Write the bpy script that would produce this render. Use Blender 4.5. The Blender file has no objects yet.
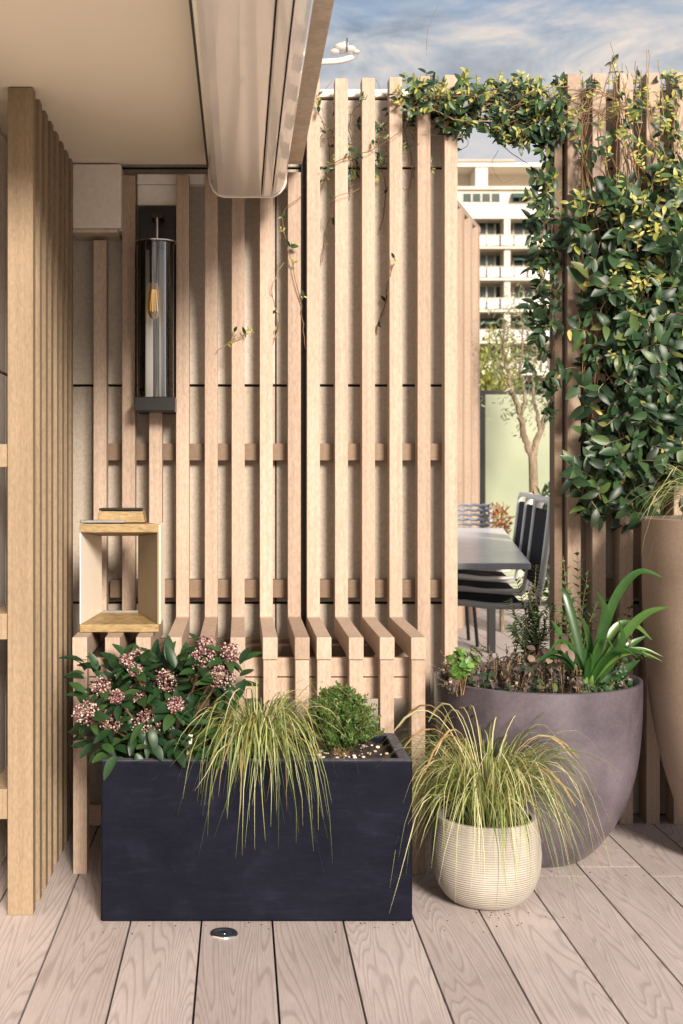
import bpy, bmesh, math, random
from mathutils import Vector, Matrix, noise
R = math.radians
rng = random.Random(7)
S = bpy.context.scene
COL = S.collection

# ---------------------------------------------------------------- camera
F, VX, HY, H = 1250.0, 240.0, 475.0, 0.95
cam = bpy.data.cameras.new('camera'); co = bpy.data.objects.new('camera', cam); COL.objects.link(co)
cam.sensor_fit = 'VERTICAL'; cam.sensor_height = 36.0
cam.lens = F / 1024 * 36.0
cam.shift_x = (341.5 - VX) / 1024.0
cam.shift_y = -(512 - HY) / 1024.0
cam.clip_start = 0.05; cam.clip_end = 5000
cam.dof.use_dof = True; cam.dof.focus_distance = 3.1; cam.dof.aperture_fstop = 7.0
co.location = (0, 0, H); co.rotation_euler = (R(90), 0, 0)
S.camera = co

# ---------------------------------------------------------------- world and sun
SUN_EL, SUN_AZ = 24.0, 163.0         # azimuth from +Y clockwise: behind the camera, to the right
W = bpy.data.worlds.new('World'); S.world = W; W.use_nodes = True
nt = W.node_tree; nt.nodes.clear()
def N(tree, t, **kw):
    n = tree.nodes.new(t)
    for k, v in kw.items(): setattr(n, k, v)
    return n
out = N(nt, 'ShaderNodeOutputWorld'); bg = N(nt, 'ShaderNodeBackground'); bg.inputs[1].default_value = 0.055
sky = N(nt, 'ShaderNodeTexSky', sky_type='NISHITA'); sky.sun_disc = False
sky.sun_elevation = R(SUN_EL); sky.sun_rotation = R(SUN_AZ); sky.air_density = 1.0; sky.dust_density = 2.0
tc = N(nt, 'ShaderNodeTexCoord'); mp = N(nt, 'ShaderNodeMapping'); mp.inputs['Scale'].default_value = (1.0, 1.0, 3.4)
mp.inputs['Location'].default_value = (0.35, 0.2, 0.31)
nz = N(nt, 'ShaderNodeTexNoise'); nz.inputs['Scale'].default_value = 3.2; nz.inputs['Detail'].default_value = 9; nz.inputs['Roughness'].default_value = .56
nz.inputs['Distortion'].default_value = .35
cr = N(nt, 'ShaderNodeValToRGB'); cr.color_ramp.elements[0].position = .36; cr.color_ramp.elements[1].position = .56
nz2 = N(nt, 'ShaderNodeTexNoise'); nz2.inputs['Scale'].default_value = 9.5; nz2.inputs['Detail'].default_value = 12; nz2.inputs['Roughness'].default_value = .62; nz2.inputs['Distortion'].default_value = .5
cc = N(nt, 'ShaderNodeValToRGB'); e = cc.color_ramp.elements
e.new(.5); e[0].position = .36; e[0].color = (1.9, 2.3, 2.9, 1); e[1].position = .5; e[1].color = (3.6, 3.9, 4.3, 1); e[2].position = .66; e[2].color = (7.0, 5.9, 5.0, 1)
mx = N(nt, 'ShaderNodeMix', data_type='RGBA')
L = nt.links.new
L(tc.outputs['Generated'], mp.inputs[0]); L(mp.outputs[0], nz.inputs['Vector']); L(mp.outputs[0], nz2.inputs['Vector'])
L(nz.outputs['Fac'], cr.inputs[0]); L(nz2.outputs['Fac'], cc.inputs[0])
L(cr.outputs['Color'], mx.inputs['Factor']); L(sky.outputs[0], mx.inputs['A']); L(cc.outputs[0], mx.inputs['B'])
sxyz = N(nt, 'ShaderNodeSeparateXYZ'); L(tc.outputs['Generated'], sxyz.inputs[0])
mr = N(nt, 'ShaderNodeMapRange'); mr.inputs['From Min'].default_value = .22; mr.inputs['From Max'].default_value = .345; mr.inputs['To Min'].default_value = .62; mr.inputs['To Max'].default_value = 0; mr.interpolation_type = 'SMOOTHSTEP'
L(sxyz.outputs['Z'], mr.inputs['Value'])
mx2 = N(nt, 'ShaderNodeMix', data_type='RGBA'); L(mr.outputs[0], mx2.inputs['Factor']); L(mx.outputs['Result'], mx2.inputs['A']); mx2.inputs['B'].default_value = (6.0, 5.5, 5.2, 1)
L(mx2.outputs['Result'], bg.inputs[0]); L(bg.outputs[0], out.inputs[0])
sd = bpy.data.lights.new('sun', 'SUN'); sd.energy = 3.1; sd.angle = R(16); sd.color = (1.0, .895, .775)
so = bpy.data.objects.new('sun', sd); COL.objects.link(so)
az, el = R(SUN_AZ), R(SUN_EL)
sdir = Vector((math.sin(az)*math.cos(el), math.cos(az)*math.cos(el), math.sin(el)))
so.rotation_euler = sdir.to_track_quat('Z', 'Y').to_euler(); so.location = (6, -6, 8)
S.view_settings.view_transform = 'Standard'; S.view_settings.look = 'None'; S.view_settings.gamma = 1
S.view_settings.use_curve_mapping = False; S.view_settings.exposure = 1.32
S.render.engine = 'CYCLES'
S.cycles.max_bounces = 8; S.cycles.transparent_max_bounces = 12

# ---------------------------------------------------------------- pixel helpers (a pixel and a distance give a place)
def PX(px, d): return (px - VX) * d / F
def PZ(py, d): return H - (py - HY) * d / F
def P(px, py, d): return Vector((PX(px, d), d, PZ(py, d)))

# ---------------------------------------------------------------- materials
def mat(name, build, **kw):
    m = bpy.data.materials.new(name); m.use_nodes = True; t = m.node_tree
    b = t.nodes['Principled BSDF']
    for k, v in kw.items():
        b.inputs[k.replace('_', ' ')].default_value = v
    if build: build(t, b)
    return m
def ramp(t, fac, stops):
    r = N(t, 'ShaderNodeValToRGB'); els = r.color_ramp.elements
    while len(els) < len(stops): els.new(.5)
    for e_, (p, c) in zip(els, stops): e_.position = p; e_.color = (*c, 1)
    t.links.new(fac, r.inputs[0]); return r.outputs[0]
def coords(t, scale=(1, 1, 1), obj_random=True, attr=None):
    g = N(t, 'ShaderNodeNewGeometry'); m = N(t, 'ShaderNodeMapping'); m.inputs['Scale'].default_value = scale
    src = g.outputs['Position']
    if obj_random:
        oi = N(t, 'ShaderNodeObjectInfo'); ml = N(t, 'ShaderNodeMath', operation='MULTIPLY'); ml.inputs[1].default_value = 37.0
        t.links.new(oi.outputs['Random'], ml.inputs[0])
        ad = N(t, 'ShaderNodeVectorMath', operation='ADD'); t.links.new(src, ad.inputs[0]); t.links.new(ml.outputs[0], ad.inputs[1]); src = ad.outputs[0]
    if attr:
        a = N(t, 'ShaderNodeAttribute'); a.attribute_name = attr
        ml = N(t, 'ShaderNodeMath', operation='MULTIPLY'); ml.inputs[1].default_value = 53.0; t.links.new(a.outputs['Fac'], ml.inputs[0])
        cb = N(t, 'ShaderNodeCombineXYZ'); t.links.new(ml.outputs[0], cb.inputs[0]); t.links.new(ml.outputs[0], cb.inputs[1])
        ad = N(t, 'ShaderNodeVectorMath', operation='ADD'); t.links.new(src, ad.inputs[0]); t.links.new(cb.outputs[0], ad.inputs[1]); src = ad.outputs[0]
    t.links.new(src, m.inputs[0]); return m.outputs[0]
def noise_n(t, vec, scale, detail=4, rough=.55, dist=0):
    n = N(t, 'ShaderNodeTexNoise'); n.inputs['Scale'].default_value = scale; n.inputs['Detail'].default_value = detail
    n.inputs['Roughness'].default_value = rough; n.inputs['Distortion'].default_value = dist
    t.links.new(vec, n.inputs['Vector']); return n.outputs['Fac']
def bump(t, b, h, strength, dist=.002):
    bp = N(t, 'ShaderNodeBump'); bp.inputs['Strength'].default_value = strength; bp.inputs['Distance'].default_value = dist
    t.links.new(h, bp.inputs['Height']); t.links.new(bp.outputs[0], b.inputs['Normal'])
def mixc(t, fac, a, b, mode='MIX'):
    m = N(t, 'ShaderNodeMix', data_type='RGBA', blend_type=mode)
    for k, v in (('Factor', fac), ('A', a), ('B', b)):
        if isinstance(v, (int, float)): m.inputs[k].default_value = v
        elif isinstance(v, tuple): m.inputs[k].default_value = (*v, 1)
        else: t.links.new(v, m.inputs[k])
    return m.outputs['Result']
def speckle(c1, c2, scale=(1, 1, 1), s1=260, s2=5, bs=.25, amt=.35, dist=.0008, streak=0):
    def f(t, b):
        v = coords(t, scale); n1 = noise_n(t, v, s1, 3, .7); v2 = coords(t, (1, 1, .35)); n2 = noise_n(t, v2, s2, 5, .6)
        c = ramp(t, n2, [(.3, c1), (.72, c2)])
        dk = ramp(t, n1, [(.3, (1-amt,)*3), (.62, (1, 1, 1))])
        c = mixc(t, 1.0, c, dk, 'MULTIPLY')
        oi = N(t, 'ShaderNodeObjectInfo'); c = mixc(t, 1.0, c, ramp(t, oi.outputs['Random'], [(0, (.82, .79, .76)), (.5, (1, .98, .96)), (1, (1.1, 1.1, 1.1))]), 'MULTIPLY')
        if streak:
            fs_ = noise_n(t, coords(t, (1, 1, .02)), 95, 4, .7); c = mixc(t, streak, c, ramp(t, fs_, [(.32, (.72, .69, .66)), (.6, (1.05,)*3)]), 'MULTIPLY')
        t.links.new(c, b.inputs['Base Color']); bump(t, b, n1, bs, dist)
    return f
M = {}
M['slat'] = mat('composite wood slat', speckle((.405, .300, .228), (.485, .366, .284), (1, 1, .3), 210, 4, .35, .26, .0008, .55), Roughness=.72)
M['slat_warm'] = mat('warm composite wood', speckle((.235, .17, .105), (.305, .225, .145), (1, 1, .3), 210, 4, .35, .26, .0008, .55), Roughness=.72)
M['rail'] = mat('brown rail board', speckle((.175, .118, .076), (.23, .158, .104), (.3, 1, 1), 200, 5, .3, .22), Roughness=.7)
M['panel'] = mat('sandstone cladding panel', speckle((.47, .41, .345), (.58, .515, .435), (1, 1, 1), 120, 2.6, .45, .22, .0015), Roughness=.85)
def ceil_f(t, b):
    v = coords(t, (1, 1, 1), False); n = noise_n(t, v, 1.8, 4, .5); n2 = noise_n(t, v, 160, 3, .6)
    t.links.new(ramp(t, n, [(.3, (.86, .77, .62)), (.75, (.90, .81, .66))]), b.inputs['Base Color']); bump(t, b, n2, .12, .001)
M['ceiling'] = mat('cream ceiling render', ceil_f, Roughness=.55)
M['cream'] = mat('cream painted plaster', speckle((.84, .79, .70), (.89, .84, .76), (1, 1, 1), 60, 9, .2, .1), Roughness=.7)
M['lacquer'] = mat('white lacquered aluminium', speckle((.86, .81, .75), (.88, .83, .78), (1, 1, 1), 30, 2, .03, .03), Roughness=.22)
M['lacquer'].node_tree.nodes['Principled BSDF'].inputs['Coat Weight'].default_value = .5
M['concrete'] = mat('rough render beam', speckle((.60, .50, .38), (.76, .65, .51), (1, 1, 1), 70, 14, .5, .2, .002), Roughness=.8)
M['black'] = mat('black metal', None, Base_Color=(.012, .011, .011, 1), Roughness=.35, Metallic=.4)
M['dark'] = mat('dark void', None, Base_Color=(.015, .013, .012, 1), Roughness=.9)
M['steel'] = mat('brushed steel', speckle((.55, .55, .56), (.66, .66, .67), (1, 1, 1), 90, 20, .08, .12), Metallic=1.0, Roughness=.22)
M['chrome'] = mat('polished steel', None, Base_Color=(.93, .92, .90, 1), Metallic=1.0, Roughness=.16)
M['whitemetal'] = mat('white enamel', None, Base_Color=(.78, .72, .65, 1), Roughness=.3)
M['glass'] = mat('clear glass', None)
_t = M['glass'].node_tree; _tr = N(_t, 'ShaderNodeBsdfTransparent'); _gl = N(_t, 'ShaderNodeBsdfGlossy'); _gl.inputs['Roughness'].default_value = .02
_lw = N(_t, 'ShaderNodeFresnel'); _lw.inputs[0].default_value = 1.75; _mx = N(_t, 'ShaderNodeMixShader')
_t.links.new(_lw.outputs[0], _mx.inputs[0]); _t.links.new(_tr.outputs[0], _mx.inputs[1]); _t.links.new(_gl.outputs[0], _mx.inputs[2]); _t.links.new(_mx.outputs[0], _t.nodes['Material Output'].inputs[0])
M['lens'] = mat('dark lens glass', None, Base_Color=(.03, .04, .055, 1), Roughness=.08)
def bulb_f(t, b):
    b.inputs['Emission Color'].default_value = (1, .62, .2, 1); b.inputs['Emission Strength'].default_value = .25
M['bulb'] = mat('amber bulb glass', None, Base_Color=(.95, .72, .3, 1), Roughness=.05, Transmission_Weight=.85, IOR=1.3)
M['filament'] = mat('yellow filament', bulb_f, Base_Color=(1, .7, .2, 1))
def oak_f(t, b):
    v = coords(t, (1, 1, 6)); n = noise_n(t, v, 22, 5, .6, .8); n2 = noise_n(t, v, 70, 3)
    t.links.new(mixc(t, .5, ramp(t, n, [(.35, (.13, .08, .025)), (.6, (.33, .22, .09))]), ramp(t, n2, [(.35, (.17, .10, .035)), (.65, (.38, .27, .13))])), b.inputs['Base Color'])
    bump(t, b, n, .2)
M['oak'] = mat('yellow oak', oak_f, Roughness=.5)
M['enamel'] = mat('white glass glint', None, Base_Color=(.9, .86, .82, 1), Roughness=.25)  # white of the strips that imitate reflections in the lamp glass
M['bronze'] = mat('cream coat in shade', speckle((.27, .21, .13), (.33, .26, .17), (1, 1, 1), 200, 4, .05, .1), Roughness=.45)  # cream coat darkened: shade put into the colour of the lantern's right face
M['creammetal'] = mat('cream powder coat', speckle((.78, .70, .58), (.82, .75, .64), (1, 1, 1), 200, 4, .05, .05), Roughness=.5)
def planter_f(t, b):
    v = coords(t, (1, 1, 1), False); n = noise_n(t, v, 9, 7, .62, .4); n2 = noise_n(t, v, 75, 4, .65); n3 = noise_n(t, v, 3, 3)
    c = ramp(t, n, [(.3, (.003, .0034, .0085)), (.55, (.005, .0058, .0125)), (.78, (.011, .012, .023))])
    c = mixc(t, ramp(t, n3, [(.45, (0, 0, 0)), (.8, (.3,)*3)]), c, (.013, .014, .026))
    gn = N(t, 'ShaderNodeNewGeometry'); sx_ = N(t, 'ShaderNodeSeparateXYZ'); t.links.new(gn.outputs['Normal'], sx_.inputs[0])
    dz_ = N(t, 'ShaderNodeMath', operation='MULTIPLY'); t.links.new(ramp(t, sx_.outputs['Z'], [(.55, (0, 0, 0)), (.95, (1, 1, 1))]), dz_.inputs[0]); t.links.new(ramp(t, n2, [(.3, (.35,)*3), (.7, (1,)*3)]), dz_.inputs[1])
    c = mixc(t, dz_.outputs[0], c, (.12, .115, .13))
    sv = coords(t, (.25, .25, 1.6), False); sc_ = noise_n(t, sv, 46, 8, .75, 1.2); c = mixc(t, .8, c, ramp(t, sc_, [(.35, (.7,)*3), (.55, (1,)*3), (.72, (1.9, 1.85, 1.8))]), 'MULTIPLY')
    t.links.new(c, b.inputs['Base Color'])
    t.links.new(ramp(t, n, [(.3, (.5,)*3), (.7, (.7,)*3)]), b.inputs['Roughness']); bump(t, b, n2, .22, .002)
M['planter'] = mat('charcoal fibre cement', planter_f, Specular_IOR_Level=.08)
def bowl_f(t, b):
    v = coords(t, (1, 1, 1), False); n = noise_n(t, v, 7, 6, .6, .3); n2 = noise_n(t, v, 130, 4, .7)
    c = ramp(t, n, [(.3, (.062, .051, .064)), (.7, (.13, .108, .128))])
    t.links.new(mixc(t, 1, c, ramp(t, n2, [(.3, (.8,)*3), (.6, (1,)*3)]), 'MULTIPLY'), b.inputs['Base Color'])
    bump(t, b, n2, .15, .001)
M['bowl'] = mat('mauve grey glaze', bowl_f, Roughness=.27, Specular_IOR_Level=.7)
def tall_f(t, b):
    v = coords(t, (1, 1, 1), False); n = noise_n(t, v, 5, 5, .6); n2 = noise_n(t, v, 150, 4, .7)
    c = ramp(t, n, [(.32, (.24, .175, .13)), (.7, (.32, .24, .18))])
    t.links.new(mixc(t, 1, c, ramp(t, n2, [(.3, (.8,)*3), (.6, (1,)*3)]), 'MULTIPLY'), b.inputs['Base Color'])
    bump(t, b, n2, .3, .001)
M['tallpot'] = mat('sand glaze', tall_f, Roughness=.6)
def ribpot_f(t, b):
    g = N(t, 'ShaderNodeNewGeometry'); mpp = N(t, 'ShaderNodeMapping'); mpp.inputs['Scale'].default_value = (.12, .12, 1)
    t.links.new(g.outputs['Position'], mpp.inputs[0])
    w = N(t, 'ShaderNodeTexWave', bands_direction='Z'); w.inputs['Scale'].default_value = 62; w.inputs['Distortion'].default_value = 1.6; w.inputs['Detail'].default_value = 3; w.inputs['Detail Scale'].default_value = 1.4
    t.links.new(mpp.outputs[0], w.inputs[0])
    v = coords(t, (1, 1, 1), False); n = noise_n(t, v, 14, 5)
    c = ramp(t, n, [(.3, (.37, .33, .28)), (.7, (.48, .435, .375))])
    t.links.new(mixc(t, 1, c, ramp(t, w.outputs[0], [(.0, (.76,)*3), (.5, (1,)*3)]), 'MULTIPLY'), b.inputs['Base Color'])
    bump(t, b, w.outputs[0], .6, .0022)
M['ribpot'] = mat('ribbed cream stoneware', ribpot_f, Roughness=.8)
def deck_f(t, b):
    v = coords(t, (1, .06, 1), False, 'rnd')
    # long cathedral grain: rings of a distorted low-frequency field
    n = noise_n(t, v, 8, 2, .45, .6)
    ml = N(t, 'ShaderNodeMath', operation='MULTIPLY'); ml.inputs[1].default_value = 300; t.links.new(n, ml.inputs[0])
    sn = N(t, 'ShaderNodeMath', operation='SINE'); t.links.new(ml.outputs[0], sn.inputs[0])
    v2 = coords(t, (1, .05, 1), False, 'rnd'); f1 = noise_n(t, v2, 330, 4, .7); v3 = coords(t, (1, .5, 1), False, 'rnd'); bl = noise_n(t, v3, 2.6, 4)
    g = ramp(t, sn.outputs[0], [(.0, (1.0,)*3), (.52, (.97,)*3), (.95, (.76, .74, .73))])
    a = N(t, 'ShaderNodeAttribute'); a.attribute_name = 'rnd'
    base = ramp(t, a.outputs['Fac'], [(0, (.42, .355, .34)), (.5, (.49, .42, .40)), (1, (.455, .385, .365))])
    c = mixc(t, .85, base, g, 'MULTIPLY')
    c = mixc(t, .6, c, ramp(t, f1, [(.3, (.72,)*3), (.6, (1.03,)*3)]), 'MULTIPLY')
    c = mixc(t, .8, c, ramp(t, bl, [(.3, (.78, .76, .75)), (.62, (1.04,)*3)]), 'MULTIPLY')
    t.links.new(c, b.inputs['Base Color'])
    sm = N(t, 'ShaderNodeMath', operation='ADD'); t.links.new(sn.outputs[0], sm.inputs[0]); t.links.new(f1, sm.inputs[1])
    bump(t, b, sm.outputs[0], .22, .0009)
M['deck'] = mat('embossed composite decking', deck_f, Roughness=.62)
def soil_f(t, b):
    v = coords(t, (1, 1, 1), False); n = noise_n(t, v, 90, 6, .7)
    t.links.new(ramp(t, n, [(.35, (.012, .008, .006)), (.6, (.05, .033, .022)), (.75, (.11, .08, .055))]), b.inputs['Base Color']); bump(t, b, n, 1, .01)
M['soil'] = mat('dark potting soil', soil_f, Roughness=.95)
def attr_mat(name, stops, rough=.4, transl=.25, spec=.5, coat=0):
    m = bpy.data.materials.new(name); m.use_nodes = True; t = m.node_tree; b = t.nodes['Principled BSDF']
    a = N(t, 'ShaderNodeAttribute'); a.attribute_name = 'rnd'
    c = ramp(t, a.outputs['Fac'], stops); n = noise_n(t, coords(t, (1, 1, 1), False), 60, 3)
    c = mixc(t, .5, c, ramp(t, n, [(.3, (.75,)*3), (.7, (1.15,)*3)]), 'MULTIPLY')
    t.links.new(c, b.inputs['Base Color']); b.inputs['Roughness'].default_value = rough
    b.inputs['Specular IOR Level'].default_value = spec; b.inputs['Coat Weight'].default_value = coat
    if transl > 0:
        tr = N(t, 'ShaderNodeBsdfTranslucent'); t.links.new(c, tr.inputs[0]); ms = N(t, 'ShaderNodeMixShader'); ms.inputs[0].default_value = transl
        t.links.new(b.outputs[0], ms.inputs[1]); t.links.new(tr.outputs[0], ms.inputs[2])
        t.links.new(ms.outputs[0], t.nodes['Material Output'].inputs[0])
    return m
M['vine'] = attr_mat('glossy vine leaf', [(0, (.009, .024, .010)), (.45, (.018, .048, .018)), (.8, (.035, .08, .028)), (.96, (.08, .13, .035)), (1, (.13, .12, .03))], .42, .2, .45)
M['young'] = attr_mat('young yellow vine leaf', [(0, (.14, .22, .04)), (.5, (.34, .38, .07)), (1, (.62, .54, .16))], .4, .4)
M['twig'] = attr_mat('vine stem', [(0, (.09, .05, .025)), (.6, (.22, .13, .06)), (1, (.32, .24, .12))], .7, 0)
M['grass'] = attr_mat('variegated grass blade', [(0, (.06, .10, .02)), (.35, (.20, .26, .06)), (.65, (.46, .47, .18)), (.9, (.72, .69, .40)), (1, (.36, .22, .08))], .42, .35)
M['skleaf'] = attr_mat('dark leathery leaf', [(0, (.008, .026, .010)), (.6, (.017, .05, .016)), (1, (.04, .085, .022))], .42, .15, .4)
M['bud'] = attr_mat('pink flower bud', [(0, (.07, .015, .022)), (.35, (.15, .045, .05)), (.6, (.30, .17, .155)), (.85, (.48, .36, .31)), (1, (.62, .51, .43))], .55, 0)
M['thyme'] = attr_mat('bright small leaf', [(0, (.022, .055, .012)), (.6, (.055, .12, .02)), (1, (.13, .20, .035))], .45, .3)
M['strap'] = attr_mat('strap leaf', [(0, (.02, .065, .013)), (.6, (.045, .13, .022)), (1, (.14, .24, .05))], .3, .3, .6)
M['willow'] = attr_mat('grey green leaf', [(0, (.05, .10, .03)), (.6, (.12, .20, .07)), (1, (.22, .29, .12))], .45, .3)
M['spurge'] = attr_mat('deep green narrow leaf', [(0, (.02, .045, .018)), (.7, (.05, .095, .035)), (1, (.09, .14, .05))], .45, .2)
M['heather'] = attr_mat('mauve bronze leaf', [(0, (.02, .04, .015)), (.3, (.045, .035, .035)), (.6, (.11, .065, .07)), (.85, (.24, .18, .11)), (1, (.5, .42, .28))], .6, .15)
M['fresh'] = attr_mat('fresh green leaf', [(0, (.06, .16, .03)), (.6, (.14, .28, .05)), (1, (.26, .38, .10))], .4, .35)
M['olive'] = attr_mat('olive leaf', [(0, (.12, .14, .06)), (.5, (.24, .26, .13)), (1, (.42, .42, .26))], .5, .3)
M['hedge'] = attr_mat('yellow green hedge leaf', [(0, (.10, .16, .02)), (.5, (.30, .34, .05)), (1, (.55, .50, .12))], .5, .3)
M['redleaf'] = attr_mat('rust red leaf', [(0, (.14, .03, .025)), (.5, (.36, .12, .05)), (1, (.50, .28, .08))], .5, .2)
M['bark'] = mat('olive bark', speckle((.20, .15, .10), (.38, .30, .21), (1, 1, .4), 60, 12, .9, .4, .006), Roughness=.9)
M['pebble'] = attr_mat('pale pebble', [(0, (.35, .25, .18)), (1, (.78, .70, .6))], .7, 0)
M['tabletop'] = mat('pale grey table top', speckle((.72, .72, .74), (.84, .84, .86), (1, .3, 1), 90, 9, .1, .1), Roughness=.25)
M['mesh'] = mat('black woven mesh', speckle((.016, .015, .018), (.03, .028, .032), (1, 1, 1), 300, 9, .3, .3), Roughness=.8, Specular_IOR_Level=.1)
M['tube'] = mat('satin aluminium tube', None, Base_Color=(.82, .78, .72, 1), Metallic=.1, Roughness=.35)
def wick_f(t, b):
    v = coords(t, (1, 1, 1), False); n = noise_n(t, v, 30, 4)
    t.links.new(ramp(t, n, [(.3, (.13, .15, .19)), (.7, (.30, .33, .38))]), b.inputs['Base Color'])
M['wicker'] = mat('blue grey wicker', wick_f, Roughness=.6)
def frost_f(t, b):
    v = coords(t, (1, 1, 1), False); n = noise_n(t, v, 1.1, 3)
    t.links.new(ramp(t, n, [(.3, (.20, .24, .15)), (.7, (.36, .37, .25))]), b.inputs['Base Color'])
M['frost'] = mat('frosted green glass', frost_f, Roughness=.35)
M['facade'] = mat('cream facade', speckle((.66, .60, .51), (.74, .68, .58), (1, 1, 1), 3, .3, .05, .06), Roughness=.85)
M['facade_shade'] = mat('facade in shade', speckle((.42, .36, .29), (.5, .43, .35), (1, 1, 1), 3, .3, .05, .06), Roughness=.85)  # darker copy of the facade, with shade put into its colour
M['blind'] = mat('dark green awning', None, Base_Color=(.03, .075, .06, 1), Roughness=.7)
M['winglass'] = mat('dark window glass', None, Base_Color=(.012, .032, .028, 1), Roughness=.15)
M['railing'] = mat('pale balcony glass', speckle((.42, .40, .37), (.56, .53, .49), (1, 1, 1), 2, .4, .05, .1), Roughness=.35)
M['ground'] = mat('town ground', speckle((.16, .15, .12), (.24, .22, .17), (1, 1, 1), 1, .05, .1, .2), Roughness=.95)
M['acrylic'] = mat('pale acrylic', None, Base_Color=(.85, .82, .80, 1), Roughness=.15, Transmission_Weight=.55, IOR=1.2)

# ---------------------------------------------------------------- mesh helpers
class MB:
    def __init__(s): s.v = []; s.f = []; s.r = []
    def quad(s, pts, r=0.):
        i = len(s.v); s.v += [tuple(p) for p in pts]; s.f.append(tuple(range(i, i+len(pts)))); s.r.append(r)
    def box(s, x0, x1, y0, y1, z0, z1, r=0.):
        if x1 < x0: x0, x1 = x1, x0
        if y1 < y0: y0, y1 = y1, y0
        if z1 < z0: z0, z1 = z1, z0
        i = len(s.v)
        s.v += [(x0,y0,z0),(x1,y0,z0),(x1,y1,z0),(x0,y1,z0),(x0,y0,z1),(x1,y0,z1),(x1,y1,z1),(x0,y1,z1)]
        for q in ((0,3,2,1),(4,5,6,7),(0,1,5,4),(1,2,6,5),(2,3,7,6),(3,0,4,7)):
            s.f.append(tuple(i+k for k in q)); s.r.append(r)
        return s
    def prism(s, poly, axis, a, b, r=0.):
        """polygon of 2-D points extruded along an axis: 'x' -> (y,z), 'y' -> (x,z)"""
        n = len(poly); i = len(s.v)
        mk = (lambda p, t: (t, p[0], p[1])) if axis == 'x' else (lambda p, t: (p[0], t, p[1]))
        s.v += [mk(p, a) for p in poly] + [mk(p, b) for p in poly]
        s.f.append(tuple(i+k for k in range(n))); s.f.append(tuple(i+n+k for k in reversed(range(n))))
        s.r += [r, r]
        for k in range(n):
            k2 = (k+1) % n; s.f.append((i+k2, i+k, i+n+k, i+n+k2)); s.r.append(r)
        return s
    def lathe(s, prof, c, seg=48, r=0., sx=1, sy=1):
        i = len(s.v); n = len(prof)
        for k in range(seg):
            a = 2*math.pi*k/seg
            for (rr, z) in prof: s.v.append((c[0]+rr*math.cos(a)*sx, c[1]+rr*math.sin(a)*sy, c[2]+z))
        for k in range(seg):
            k2 = (k+1) % seg
            for j in range(n-1):
                s.f.append((i+k*n+j, i+k2*n+j, i+k2*n+j+1, i+k*n+j+1)); s.r.append(r)
        return s
    def tube(s, pts, rad, seg=8, r=0., cap=True):
        pts = [Vector(p) for p in pts]; n = len(pts)
        if n < 2: return s
        rads = rad if isinstance(rad, (list, tuple)) else [rad]*n
        i = len(s.v); t0 = (pts[1]-pts[0]).normalized()
        up = Vector((0, 0, 1)) if abs(t0.z) < .9 else Vector((1, 0, 0)); nrm = t0.cross(up).normalized()
        for k, p in enumerate(pts):
            t = ((pts[min(k+1, n-1)]-pts[max(k-1, 0)]))
            t = t.normalized() if t.length > 1e-9 else t0
            nrm = (nrm - t*nrm.dot(t)); nrm = nrm.normalized() if nrm.length > 1e-6 else t.orthogonal().normalized()
            bn = t.cross(nrm)
            for j in range(seg):
                a = 2*math.pi*j/seg; q = p + (nrm*math.cos(a)+bn*math.sin(a))*rads[k]; s.v.append(tuple(q))
        for k in range(n-1):
            for j in range(seg):
                j2 = (j+1) % seg; s.f.append((i+k*seg+j, i+k*seg+j2, i+(k+1)*seg+j2, i+(k+1)*seg+j)); s.r.append(r)
        if cap and seg > 2:
            s.f.append(tuple(i+j for j in reversed(range(seg)))); s.r.append(r)
            s.f.append(tuple(i+(n-1)*seg+j for j in range(seg))); s.r.append(r)
        return s
    def leaf(s, base, d, up, ln, w, droop=.2, fold=.25, r=0., n=4, shape=1.0):
        d = d.normalized(); side = d.cross(up)
        side = side.normalized() if side.length > 1e-5 else d.orthogonal().normalized()
        nn = side.cross(d).normalized(); i = len(s.v)
        for k in range(n+1):
            t = k/n; c = base + d*(ln*t) - nn*(droop*ln*t*t); hw = w*.5*(math.sin(math.pi*min(1, t**shape*.95+.025)))**.75
            lift = nn*(fold*hw)
            s.v += [tuple(c-side*hw+lift), tuple(c), tuple(c+side*hw+lift)]
        for k in range(n):
            a = i+3*k
            s.f += [(a, a+1, a+4, a+3), (a+1, a+2, a+5, a+4)]; s.r += [r, r]
    def ribbon(s, pts, w, r=0., twist=0., flat=None):
        i = len(s.v); n = len(pts)
        for k, p in enumerate(pts):
            t = (pts[min(k+1, n-1)]-pts[max(k-1, 0)]).normalized()
            u = (flat if flat else Vector((0, 0, 1))); sd_ = t.cross(u); sd_ = sd_.normalized() if sd_.length > 1e-4 else Vector((1, 0, 0))
            nn = sd_.cross(t); a = twist*k/n; sd_ = sd_*math.cos(a)+nn*math.sin(a); nn = sd_.cross(t)
            f = k/(n-1); ww = w*.5*min(1, .55+f*2.2)*(1-max(0, (f-.55)/.45)**1.6*.92)
            s.v += [tuple(p-sd_*ww+nn*ww*.35), tuple(p), tuple(p+sd_*ww+nn*ww*.35)]
        for k in range(n-1):
            a = i+3*k; s.f += [(a, a+1, a+4, a+3), (a+1, a+2, a+5, a+4)]; s.r += [r, r]
    def ball(s, c, rad, r=0., sq=1.0):
        i = len(s.v); ph = (1+5**.5)/2; q = (1+ph*ph)**.5
        for a, b in ((1, ph), (-1, ph), (1, -ph), (-1, -ph)):
            for v in ((0, a, b), (a, b, 0), (b, 0, a)): s.v.append((c[0]+v[0]/q*rad, c[1]+v[1]/q*rad, c[2]+v[2]/q*rad*sq))
        for f in ICO: s.f.append(tuple(i+k for k in f)); s.r.append(r)
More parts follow.
